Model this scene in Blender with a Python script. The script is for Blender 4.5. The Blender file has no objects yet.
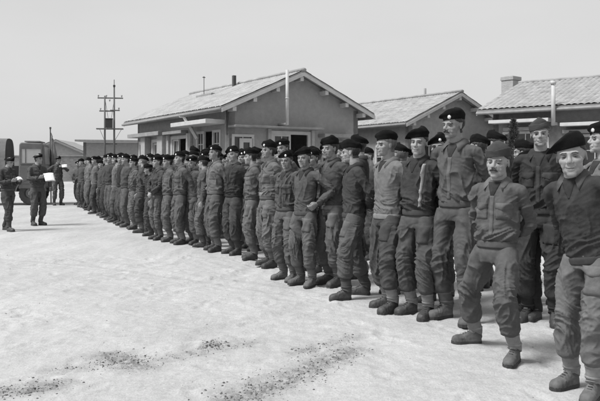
import bpy, math, random
import numpy as np
from mathutils import Vector, Matrix, Euler
from mathutils.bvhtree import BVHTree
C = bpy.context
EXPO = .68; SKYC = 4.75
SC = C.scene
COL = SC.collection
R = math.radians
rng = random.Random(7)

# ------------------------------------------------------------------ noise
def _hash(ix, iy, iz):
    h = (ix.astype(np.int64) * 374761393 + iy.astype(np.int64) * 668265263 + iz.astype(np.int64) * 2147483647) & 0xffffffff
    h = ((h ^ (h >> 13)) * 1274126177) & 0xffffffff
    h = (h ^ (h >> 16)) & 0xffffffff
    return h
def gn(P):
    """gradient noise, roughly -1..1"""
    P = np.asarray(P, dtype=np.float64)
    I = np.floor(P); F = P - I
    U = F * F * F * (F * (F * 6 - 15) + 10)
    out = np.zeros(len(P))
    for dx in (0, 1):
        for dy in (0, 1):
            for dz in (0, 1):
                h = _hash(I[:, 0] + dx, I[:, 1] + dy, I[:, 2] + dz)
                gx = (h & 255) / 127.5 - 1; gy = ((h >> 8) & 255) / 127.5 - 1; gz = ((h >> 16) & 255) / 127.5 - 1
                d = gx * (F[:, 0] - dx) + gy * (F[:, 1] - dy) + gz * (F[:, 2] - dz)
                w = (U[:, 0] if dx else 1 - U[:, 0]) * (U[:, 1] if dy else 1 - U[:, 1]) * (U[:, 2] if dz else 1 - U[:, 2])
                out += d * w
    return out * 1.25
def ridge(n):
    return 1.7 * np.exp(-np.abs(n) / .10) - .75 * np.clip(np.abs(n) * 1.6, 0, 1)

# ------------------------------------------------------------------ materials
def mat(name, g, rough=.9, var=.12, scale=6.0, bump=.0, bscale=200.0, spec=.3, detail=4, objrand=0.0, metal=0.0, bdist=.01, stretch=None):
    m = bpy.data.materials.new(name); m.use_nodes = True
    nt = m.node_tree; N = nt.nodes; L = nt.links
    b = N['Principled BSDF']
    b.inputs['Roughness'].default_value = rough
    b.inputs['Specular IOR Level'].default_value = spec
    b.inputs['Metallic'].default_value = metal
    tc = N.new('ShaderNodeTexCoord')
    vec = tc.outputs['Object']
    if stretch:
        mp = N.new('ShaderNodeMapping'); mp.inputs['Scale'].default_value = stretch
        L.new(vec, mp.inputs['Vector']); vec = mp.outputs['Vector']
    n = N.new('ShaderNodeTexNoise'); n.inputs['Scale'].default_value = scale; n.inputs['Detail'].default_value = detail
    n.inputs['Roughness'].default_value = .6
    L.new(vec, n.inputs['Vector'])
    mr = N.new('ShaderNodeMapRange'); mr.inputs['From Min'].default_value = .25; mr.inputs['From Max'].default_value = .75
    mr.inputs['To Min'].default_value = g * (1 - var); mr.inputs['To Max'].default_value = g * (1 + var)
    L.new(n.outputs['Fac'], mr.inputs['Value'])
    out = mr.outputs['Result']
    if objrand:
        oi = N.new('ShaderNodeObjectInfo')
        m2 = N.new('ShaderNodeMapRange'); m2.inputs['To Min'].default_value = 1 - objrand; m2.inputs['To Max'].default_value = 1 + objrand
        L.new(oi.outputs['Random'], m2.inputs['Value'])
        mu = N.new('ShaderNodeMath'); mu.operation = 'MULTIPLY'
        L.new(out, mu.inputs[0]); L.new(m2.outputs['Result'], mu.inputs[1]); out = mu.outputs['Value']
    cb = N.new('ShaderNodeCombineColor')
    for i in range(3): L.new(out, cb.inputs[i])
    L.new(cb.outputs['Color'], b.inputs['Base Color'])
    if bump:
        n2 = N.new('ShaderNodeTexNoise'); n2.inputs['Scale'].default_value = bscale; n2.inputs['Detail'].default_value = 3
        L.new(vec, n2.inputs['Vector'])
        bp = N.new('ShaderNodeBump'); bp.inputs['Strength'].default_value = bump; bp.inputs['Distance'].default_value = bdist
        L.new(n2.outputs['Fac'], bp.inputs['Height']); L.new(bp.outputs['Normal'], b.inputs['Normal'])
    return m
def cloth(name, g, var=.20):
    m = mat(name, g, .95, var, 22, 0, 55, .12, 8, .20)
    nt = m.node_tree; N = nt.nodes; L = nt.links; b = N['Principled BSDF']
    tc = N.new('ShaderNodeTexCoord'); mp = N.new('ShaderNodeMapping'); mp.inputs['Rotation'].default_value = (0, R(25), 0); mp.inputs['Scale'].default_value = (1, 1, 1.9); L.new(tc.outputs['Object'], mp.inputs['Vector'])
    n = N.new('ShaderNodeTexNoise'); n.noise_type = 'RIDGED_MULTIFRACTAL'; n.inputs['Scale'].default_value = 7; n.inputs['Detail'].default_value = 3; n.inputs['Roughness'].default_value = .55; n.inputs['Distortion'].default_value = .6
    L.new(mp.outputs['Vector'], n.inputs['Vector'])
    n2 = N.new('ShaderNodeTexNoise'); n2.inputs['Scale'].default_value = 170; n2.inputs['Detail'].default_value = 2; L.new(tc.outputs['Object'], n2.inputs['Vector'])
    b1 = N.new('ShaderNodeBump'); b1.inputs['Strength'].default_value = .55; b1.inputs['Distance'].default_value = .016; L.new(n.outputs['Fac'], b1.inputs['Height'])
    b2 = N.new('ShaderNodeBump'); b2.inputs['Strength'].default_value = .5; b2.inputs['Distance'].default_value = .003; L.new(n2.outputs['Fac'], b2.inputs['Height']); L.new(b1.outputs['Normal'], b2.inputs['Normal'])
    L.new(b2.outputs['Normal'], b.inputs['Normal'])
    return m
M = {}
M['serge_dark'] = cloth('serge_dark', .040)
M['serge'] = cloth('serge', .068)
M['serge_mid'] = cloth('serge_mid', .096)
M['serge_light'] = cloth('serge_light', .125)
M['denim'] = cloth('denim', .11)
M['denim_light'] = cloth('denim_light', .185)
M['knit'] = cloth('knit', .068)
M['knit_light'] = cloth('knit_light', .145)
M['knit_dark'] = cloth('knit_dark', .040)
M['web'] = cloth('web', .21)
M['web_mid'] = cloth('web_mid', .13)
M['beret'] = mat('beret_felt', .007, .95, .3, 20, .4, 150, .12, bdist=.004)
M['cap'] = cloth('cap_serge', .05)
M['badge'] = mat('badge_metal', .75, .35, .1, 40, metal=.6)
M['skin'] = mat('skin', .245, .6, .17, 26, .3, 130, .35, objrand=.10, bdist=.003)
M['lip'] = mat('lip', .20, .5, .05, 20)
M['brow'] = mat('brow_hair', .055, .8, .2, 60)
M['hair_dark'] = mat('hair_dark', .022, .6, .4, 40, .6, 120, .4, stretch=(1, 1, .3))
M['hair_fair'] = mat('hair_fair', .11, .6, .4, 40, .6, 120, .4, stretch=(1, 1, .3))
M['eyewhite'] = mat('eye_white_shaded', .13, .3, .05, 10)  # darkened: shade of socket and squint is put into the colour
M['iris'] = mat('iris', .02, .2, .05, 10)
M['boot'] = mat('boot_leather', .05, .6, .35, 18, .4, 60, .35, objrand=.2, bdist=.005)
M['boot_dusty'] = mat('boot_dusty', .105, .85, .35, 14, .4, 60, .2, objrand=.15, bdist=.005)
M['sole'] = mat('boot_sole', .04, .8, .2, 20)
M['under'] = cloth('undershirt_dark', .035)
M['under_l'] = cloth('undershirt_light', .26)
M['paper'] = mat('paper', .8, .8, .03, 10)
M['book'] = mat('notebook_cover', .5, .7, .08, 10)
M['wood_dark'] = mat('wood_dark', .05, .7, .3, 20)
M['metal_dark'] = mat('metal_dark', .05, .4, .2, 20, metal=.5)
M['render_wall'] = mat('rendered_wall', .285, .95, .13, 5, .8, 40, .1, 8, bdist=.02)
M['render_dark'] = mat('rendered_wall_dark', .20, .95, .16, 5, .8, 22, .1, 8, bdist=.02)
M['render_pale'] = mat('rendered_wall_pale', .33, .95, .14, 5, .8, 22, .1, 8, bdist=.02)
M['rooftile'] = mat('roof_tile', .29, .9, .30, 2.2, .6, 25, .15, 8, bdist=.02)
M['rooftile_b'] = mat('roof_tile_grey', .27, .9, .30, 2.2, .6, 25, .15, 8, bdist=.02)
M['whitewood'] = mat('white_woodwork', .46, .8, .12, 5)
M['greywood'] = mat('grey_woodwork', .24, .8, .2, 5)
M['darkwood'] = mat('dark_eaves', .07, .8, .2, 5)
M['pole'] = mat('pole_wood', .10, .9, .3, 8, stretch=(1, 1, .1))
M['glass'] = mat('window_glass', .03, .08, .1, 3, spec=.6)
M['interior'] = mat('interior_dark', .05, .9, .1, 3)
M['flue'] = mat('flue_pipe', .42, .6, .12, 6)
M['truck'] = mat('truck_paint', .12, .6, .22, 4, .2, 40, .3)
M['canvas'] = mat('truck_canvas', .13, .95, .25, 4, .4, 20, .1)
M['rubber'] = mat('tyre_rubber', .045, .85, .3, 12)
M['hub'] = mat('wheel_hub', .2, .7, .25, 10)
M['flag'] = mat('flag_cloth', .2, .9, .3, 5)
M['leaf'] = mat('conifer_leaf', .09, .9, .4, 20)
M['clod'] = mat('soil_clod', .12, 1, .45, 30, .5, 60, .05)
M['pebble'] = mat('pebble', .3, .95, .4, 12, .3, 60, .1)

# brick wall
def brick_mat():
    m = bpy.data.materials.new('brick'); m.use_nodes = True
    nt = m.node_tree; N = nt.nodes; L = nt.links; b = N['Principled BSDF']; b.inputs['Roughness'].default_value = .95
    tc = N.new('ShaderNodeTexCoord'); mp = N.new('ShaderNodeMapping'); mp.inputs['Rotation'].default_value = (R(90), 0, 0)
    L.new(tc.outputs['Object'], mp.inputs['Vector'])
    br = N.new('ShaderNodeTexBrick'); br.inputs['Scale'].default_value = 2.2
    br.inputs['Color1'].default_value = (.13, .13, .13, 1); br.inputs['Color2'].default_value = (.20, .20, .20, 1); br.inputs['Mortar'].default_value = (.19, .19, .19, 1)
    br.inputs['Mortar Size'].default_value = .03
    L.new(mp.outputs['Vector'], br.inputs['Vector'])
    n = N.new('ShaderNodeTexNoise'); n.inputs['Scale'].default_value = 1.2; n.inputs['Detail'].default_value = 6
    L.new(tc.outputs['Object'], n.inputs['Vector'])
    mx = N.new('ShaderNodeMix'); mx.data_type = 'RGBA'; mx.blend_type = 'MULTIPLY'; mx.inputs[0].default_value = .7
    cr = N.new('ShaderNodeMapRange'); cr.inputs['From Min'].default_value = .3; cr.inputs['From Max'].default_value = .7; cr.inputs['To Min'].default_value = .6; cr.inputs['To Max'].default_value = 1.3
    L.new(n.outputs['Fac'], cr.inputs['Value']); cb = N.new('ShaderNodeCombineColor')
    for i in range(3): L.new(cr.outputs['Result'], cb.inputs[i])
    L.new(br.outputs['Color'], mx.inputs['A']); L.new(cb.outputs['Color'], mx.inputs['B'])
    L.new(mx.outputs['Result'], b.inputs['Base Color'])
    return m
M['brick'] = brick_mat()

def ground_mat():
    m = bpy.data.materials.new('trodden_sand'); m.use_nodes = True
    nt = m.node_tree; N = nt.nodes; L = nt.links; b = N['Principled BSDF']; b.inputs['Roughness'].default_value = 1; b.inputs['Specular IOR Level'].default_value = .05
    tc = N.new('ShaderNodeTexCoord')
    def noise(sc, det=6, rough=.6, vec=None):
        n = N.new('ShaderNodeTexNoise'); n.inputs['Scale'].default_value = sc; n.inputs['Detail'].default_value = det; n.inputs['Roughness'].default_value = rough
        L.new(vec or tc.outputs['Object'], n.inputs['Vector']); return n.outputs['Fac']
    def rng_(v, a, b2, c, d):
        r = N.new('ShaderNodeMapRange'); r.inputs['From Min'].default_value = a; r.inputs['From Max'].default_value = b2; r.inputs['To Min'].default_value = c; r.inputs['To Max'].default_value = d
        L.new(v, r.inputs['Value']); return r.outputs['Result']
    def math_(op, a, c):
        k = N.new('ShaderNodeMath'); k.operation = op
        L.new(a, k.inputs[0])
        if isinstance(c, float): k.inputs[1].default_value = c
        else: L.new(c, k.inputs[1])
        return k.outputs['Value']
    mp = N.new('ShaderNodeMapping'); mp.inputs['Rotation'].default_value = (0, 0, R(-40)); mp.inputs['Scale'].default_value = (1, .25, 1)
    L.new(tc.outputs['Object'], mp.inputs['Vector'])
    base = rng_(noise(.5, 7), .3, .7, .36, .45)
    streak = rng_(noise(2.2, 6, .65, mp.outputs['Vector']), .3, .7, .90, 1.07)
    fine = math_('MULTIPLY', rng_(noise(14, 8, .75), .3, .7, .84, 1.1), rng_(noise(75, 5, .7), .3, .62, .80, 1.06))
    v = math_('MULTIPLY', math_('MULTIPLY', base, streak), fine)
    # speckle of small grit
    vo = N.new('ShaderNodeTexVoronoi'); vo.inputs['Scale'].default_value = 30; L.new(tc.outputs['Object'], vo.inputs['Vector'])
    sp = rng_(vo.outputs['Distance'], .05, .22, .72, 1.0)
    gate = rng_(noise(3.5, 4), .52, .62, 0, 1)
    mixs = N.new('ShaderNodeMix'); mixs.data_type = 'FLOAT'; mixs.inputs[2].default_value = 1.0
    L.new(gate, mixs.inputs[0]); L.new(sp, mixs.inputs[3])
    v = math_('MULTIPLY', v, mixs.outputs[0])
    # damp churned soil from vertex attribute broken up by noise
    at = N.new('ShaderNodeAttribute'); at.attribute_name = 'churn'
    dn = math_('MULTIPLY', at.outputs['Fac'], rng_(noise(16, 8, .85), .36, .56, 0, 1))
    dm = N.new('ShaderNodeMix'); dm.data_type = 'FLOAT'; L.new(dn, dm.inputs[0]); L.new(v, dm.inputs[2]); dm.inputs[3].default_value = .16
    cb = N.new('ShaderNodeCombineColor')
    for i in range(3): L.new(dm.outputs[0], cb.inputs[i])
    L.new(cb.outputs['Color'], b.inputs['Base Color'])
    h = math_('ADD', math_('MULTIPLY', noise(7, 8, .7), 1.0), math_('MULTIPLY', noise(2.2, 6, .65, mp.outputs['Vector']), 1.2))
    bp = N.new('ShaderNodeBump'); bp.inputs['Strength'].default_value = .55; bp.inputs['Distance'].default_value = .04
    L.new(h, bp.inputs['Height']); L.new(bp.outputs['Normal'], b.inputs['Normal'])
    return m
M['ground'] = ground_mat()

# ------------------------------------------------------------------ object helpers
def mesh_from(name, V, F, mats, smooth=True, midx=None):
    me = bpy.data.meshes.new(name)
    if isinstance(V, np.ndarray): V = V.tolist()
    if isinstance(F, np.ndarray): F = F.tolist()
    me.from_pydata(V, [], F)
    for m_ in (mats if isinstance(mats, (list, tuple)) else [mats]): me.materials.append(m_)
    if smooth: me.polygons.foreach_set('use_smooth', [True] * len(me.polygons))
    if midx is not None: me.polygons.foreach_set('material_index', midx)
    me.update(); return me
def add(name, me, parent=None):
    o = bpy.data.objects.new(name, me); COL.objects.link(o)
    if parent: o.parent = parent
    return o
def thing(name, label, cat, loc=(0, 0, 0), rotz=0, group=None, scale=1):
    o = bpy.data.objects.new(name, None); COL.objects.link(o); o.empty_display_size = .2
    o.location = loc; o.rotation_euler = (0, 0, rotz); o.scale = (scale,) * 3
    o['label'] = label; o['category'] = cat
    if group: o['group'] = group
    return o
def tag(o, label, cat, group=None):
    o['label'] = label; o['category'] = cat
    if group: o['group'] = group
    return o
class MB:
    def __init__(s): s.V = []; s.F = []
    def addvf(s, V, F):
        b = len(s.V); s.V += [tuple(v) for v in V]; s.F += [tuple(i + b for i in f) for f in F]; return s
    def box(s, x0, x1, y0, y1, z0, z1):
        V = [(x, y, z) for z in (z0, z1) for y in (y0, y1) for x in (x0, x1)]
        return s.addvf(V, [(0, 2, 3, 1), (4, 5, 7, 6), (0, 1, 5, 4), (2, 6, 7, 3), (0, 4, 6, 2), (1, 3, 7, 5)])
    def bar(s, a, b, w, h=None, hint=(0, 0, 1)):
        a = Vector(a); b = Vector(b); h = h or w; T = (b - a).normalized(); A = Vector(hint) - T * T.dot(Vector(hint))
        if A.length < 1e-4: A = Vector((1, 0, 0)) - T * T.x
        A.normalize(); B = T.cross(A)
        V = [p + B * (sx * w / 2) + A * (sy * h / 2) for p in (a, b) for sx, sy in ((-1, -1), (1, -1), (1, 1), (-1, 1))]
        return s.addvf(V, [(3, 2, 1, 0), (4, 5, 6, 7), (0, 1, 5, 4), (1, 2, 6, 5), (2, 3, 7, 6), (3, 0, 4, 7)])
    def cyl(s, a, b, r0, r1=None, n=16):
        r1 = r0 if r1 is None else r1
        a = Vector(a); b = Vector(b); T = (b - a).normalized(); A = Vector((1, 0, 0)) if abs(T.x) < .9 else Vector((0, 1, 0))
        A = (A - T * T.dot(A)).normalized(); B = T.cross(A)
        V = [p + (A * math.cos(6.28318 * i / n) + B * math.sin(6.28318 * i / n)) * r for p, r in ((a, r0), (b, r1)) for i in range(n)]
        F = [(i, (i + 1) % n, n + (i + 1) % n, n + i) for i in range(n)] + [tuple(range(n - 1, -1, -1)), tuple(range(n, 2 * n))]
        return s.addvf(V, F)
    def build(s, name, m, parent=None, smooth=False):
        o = add(name, mesh_from(name, s.V, s.F, m, smooth), parent)
        return o
def bevel(o, w=.01, seg=2):
    md = o.modifiers.new('bevel', 'BEVEL'); md.width = w; md.segments = seg; md.limit_method = 'ANGLE'; return o

def tube(pts, rad, hint=(1, 0, 0), n=20, sub=4):
    """closed loft along pts; rad = list of (rx, ry) ; rx along hint"""
    P = np.array([list(p) for p in pts], float); Q = np.array([(r, r) if np.isscalar(r) else r for r in rad], float)
    if sub > 1 and len(P) > 1:
        def cr(A):
            out = []
            k = len(A)
            for i in range(k - 1):
                p0 = A[max(i - 1, 0)]; p1 = A[i]; p2 = A[i + 1]; p3 = A[min(i + 2, k - 1)]
                for j in range(sub):
                    t = j / sub
                    out.append(.5 * ((2 * p1) + (-p0 + p2) * t + (2 * p0 - 5 * p1 + 4 * p2 - p3) * t * t + (-p0 + 3 * p1 - 3 * p2 + p3) * t ** 3))
            out.append(A[-1]); return np.array(out)
        P = cr(P); Q = np.maximum(cr(Q), .002)
    k = len(P); hint = np.array(hint, float)
    V = []; ang = np.arange(n) * 2 * math.pi / n
    for i in range(k):
        T = P[min(i + 1, k - 1)] - P[max(i - 1, 0)]; T /= (np.linalg.norm(T) + 1e-9)
        A = hint - T * T.dot(hint)
        if np.linalg.norm(A) < 1e-3: A = np.array([0, 1, 0]) - T * T[1]
        A /= np.linalg.norm(A); B = np.cross(T, A)
        V.append(P[i] + np.outer(np.cos(ang) * Q[i, 0], A) + np.outer(np.sin(ang) * Q[i, 1], B))
    V = np.concatenate(V)
    F = [(i * n + j, i * n + (j + 1) % n, (i + 1) * n + (j + 1) % n, (i + 1) * n + j) for i in range(k - 1) for j in range(n)]
    F += [tuple(range(n - 1, -1, -1)), tuple(range((k - 1) * n, k * n))]
    return V, F
def ell(c, r, rot=None, n=18, m=10):
    V = [(0, 0, -1)]; F = []
    for i in range(1, m):
        th = math.pi * i / m
        for j in range(n): V.append((math.sin(th) * math.cos(2 * math.pi * j / n), math.sin(th) * math.sin(2 * math.pi * j / n), -math.cos(th)))
    V.append((0, 0, 1)); last = len(V) - 1
    for j in range(n): F.append((0, 1 + (j + 1) % n, 1 + j)); F.append((last, last - n + j, last - n + (j + 1) % n))
    for i in range(m - 2):
        for j in range(n): F.append((1 + i * n + j, 1 + i * n + (j + 1) % n, 1 + (i + 1) * n + (j + 1) % n, 1 + (i + 1) * n + j))
    V = np.array(V) * np.array(r)
    if rot is not None: V = V @ np.array(Euler(rot).to_matrix()).T
    return V + np.array(c), F
def join(prims):
    V = []; F = []; b = 0
    for v, f in prims:
        V.append(np.asarray(v, float)); F += [tuple(i + b for i in q) for q in f]; b += len(v)
    return np.concatenate(V), F
_tmp = bpy.data.objects.new('tmp', bpy.data.meshes.new('tmp')); COL.objects.link(_tmp)
_rm = _tmp.modifiers.new('r', 'REMESH'); _rm.mode = 'VOXEL'
def voxel(prims, size, it=2, lam=.5):
    V, F = join(prims)
    me = bpy.data.meshes.new('v'); me.from_pydata(V.tolist(), [], F)
    old = _tmp.data; _tmp.data = me; bpy.data.meshes.remove(old)
    _rm.voxel_size = size; _tmp.update_tag()
    dg = C.evaluated_depsgraph_get(); dg.update()
    ev = _tmp.evaluated_get(dg); m2 = ev.to_mesh()
    n = len(m2.vertices); co = np.empty(n * 3); m2.vertices.foreach_get('co', co); co = co.reshape(-1, 3)
    ne = len(m2.edges); ed = np.empty(ne * 2, dtype=np.int32); m2.edges.foreach_get('vertices', ed); ed = ed.reshape(-1, 2)
    nl = len(m2.loops); lv = np.empty(nl, dtype=np.int32); m2.loops.foreach_get('vertex_index', lv)
    assert nl == len(m2.polygons) * 4
    Q = lv.reshape(-1, 4).copy()
    ev.to_mesh_clear()
    co = smooth(co, ed, it, lam)
    return co, Q, ed
def smooth(co, ed, it, lam=.5):
    n = len(co); cnt = np.bincount(ed.ravel(), minlength=n).astype(float)[:, None]; cnt[cnt == 0] = 1
    for _ in range(it):
        acc = np.zeros_like(co)
        for k in range(3):
            acc[:, k] = np.bincount(ed[:, 0], weights=co[ed[:, 1], k], minlength=n) + np.bincount(ed[:, 1], weights=co[ed[:, 0], k], minlength=n)
        co = co * (1 - lam) + acc / cnt * lam
    return co
def normals(co, Q):
    a = co[Q[:, 2]] - co[Q[:, 0]]; b = co[Q[:, 3]] - co[Q[:, 1]]; fn = np.cross(a, b)
    N = np.zeros_like(co)
    for k in range(3):
        s = np.zeros(len(co))
        for j in range(4): s += np.bincount(Q[:, j], weights=fn[:, k], minlength=len(co))
        N[:, k] = s
    N /= (np.linalg.norm(N, axis=1)[:, None] + 1e-12)
    return N
def xf(co, Mx):
    A = np.array(Mx)
    return co @ A[:3, :3].T + A[:3, 3]

# ------------------------------------------------------------------ head
def build_head(vs):
    p = [ell((0, .012, .03), (.076, .096, .088)), ell((0, -.028, -.02), (.060, .062, .084)),
         ell((0, -.030, -.062), (.051, .053, .046)), ell((0, -.068, -.092), (.027, .021, .020)), ell((.031,-.03,-.068),(.02,.04,.03)), ell((-.031,-.03,-.068),(.02,.04,.03)),
         ell((.040, -.046, -.020), (.024, .027, .024)), ell((-.040, -.046, -.020), (.024, .027, .024)), ell((.030, -.052, -.045), (.024, .022, .026)), ell((-.030, -.052, -.045), (.024, .022, .026)),
         ell((.027, -.079, .024), (.026, .013, .010)), ell((-.027, -.079, .024), (.026, .013, .010)), ell((0, -.079, .02), (.018, .013, .012)),
         tube([(0, -.080, .022), (0, -.091, .000), (0, -.101, -.020), (0, -.100, -.027)], [.009, .010, .0128, .011], n=12),
         ell((.012, -.093, -.029), (.0085, .011, .008)), ell((-.012, -.093, -.029), (.0085, .011, .008)),
         ell((0, -.084, -.058), (.025, .0105, .0065)), ell((0, -.083, -.069), (.021, .0105, .0068)),
         ell((0, -.078, -.05), (.030, .014, .02)), ell((0, -.072, -.078), (.03, .015, .016)),
         ell((.076, .012, -.004), (.007, .016, .028), (R(-12), 0, R(18))), ell((-.076, .012, -.004), (.007, .016, .028), (R(-12), 0, R(-18))),
         tube([(0, .020, -.04), (0, .030, -.10), (0, .038, -.15), (0, .045, -.20)], [(.051, .058), (.054, .059), (.058, .061), (.078, .068)], n=18)]
    co, Q, ed = voxel(p, vs, 4, .5)
    # eye sockets, ear hollow
    for s in (1, -1):
        d = co - np.array([s * .031, -.080, .004]); w = np.exp(-(d[:, 0] / .018) ** 2 - (d[:, 2] / .012) ** 2 - (d[:, 1] / .03) ** 2)
        co[:, 1] += .012 * w
        d = co - np.array([s * .088, .008, -.004]); w = np.exp(-(d / np.array([.012, .010, .018])) ** 2 @ np.ones(3)); co[:, 0] -= s * .004 * w
        # nasolabial fold
        d = np.abs(co[:, 0] * s - (.022 + (-.035 - co[:, 2]) * .45)); w = np.exp(-(d / .004) ** 2) * (co[:, 1] < -.05) * np.exp(-((co[:, 2] + .05) / .018) ** 2)
        co[:, 1] += .003 * w
    w = np.exp(-((co[:, 2] + .0635) / .0026) ** 2) * (np.abs(co[:, 0]) < .026) * (co[:, 1] < -.06); co[:, 1] += .004 * w
    return co, Q, ed
HEADS = [build_head(.0036), build_head(.0052), build_head(.0095)]
def hand_prims(curl, spread=1.0, thumb=0.0):
    # right hand hanging, fingers to -Z, palm faces +X, thumb to -Y
    p = [tube([(0, 0, .02), (0, 0, 0), (.002, -.002, -.03), (.003, -.002, -.07), (.003, 0, -.094)], [(.019, .026), (.018, .025), (.017, .036), (.015, .041), (.012, .038)], hint=(1, 0, 0), n=16)]
    L_ = [(.031, .040, .024, .020), (.011, .045, .028, .022), (-.009, .042, .026, .021), (-.028, .033, .020, .018)]
    for i, (y, a, b, c_) in enumerate(L_):
        y = -y; q = Vector((.003, y, -.086)); pts = [q]; ang = 0; cc = curl * (1 + .12 * i)
        for l_, k in ((a, .6), (b, 1.0), (c_, .7)):
            ang += cc * k
            q = q + Vector((math.sin(ang) * l_, -.06 * (1.5 - i) * l_ * spread, -math.cos(ang) * l_)); pts.append(q)
        p.append(tube(pts, [.0098, .0092, .0083, .0068], n=10, sub=3))
    t = [Vector((.006, -.024, -.02)), Vector((.018, -.046, -.048)), Vector((.024 + thumb * .01, -.052 + thumb * .02, -.078)), Vector((.026 + thumb * .02, -.048 + thumb * .03, -.100))]
    p.append(tube(t, [.015, .0125, .0105, .0085], n=10, sub=3))
    return p
def build_hand(curl, vs, thumb=0):
    co, Q, ed = voxel(hand_prims(curl, thumb=thumb), vs, 1, .4); return co, Q, ed
HANDS = {('relaxed', 0): build_hand(R(22), .0034), ('fist', 0): build_hand(R(72), .0034, 1), ('flat', 0): build_hand(R(8), .0034),
         ('relaxed', 2): build_hand(R(22), .006), ('fist', 2): build_hand(R(72), .006, 1)}
HANDS[('flat', 2)] = HANDS[('relaxed', 2)]

# ------------------------------------------------------------------ IK
def ik(a, b, l1, l2, pole):
    a = Vector(a); b = Vector(b); d = b - a; D = d.length; mx = (l1 + l2) * .998
    if D > mx: b = a + d * (mx / D); d = b - a; D = mx
    x = (l1 * l1 - l2 * l2 + D * D) / (2 * D); h = math.sqrt(max(l1 * l1 - x * x, 1e-6)); T = d / D
    p = Vector(pole); p = (p - T * T.dot(p)).normalized()
    return a + T * x + p * h, b
def mix(a, b, t): return a + (b - a) * t

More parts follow.
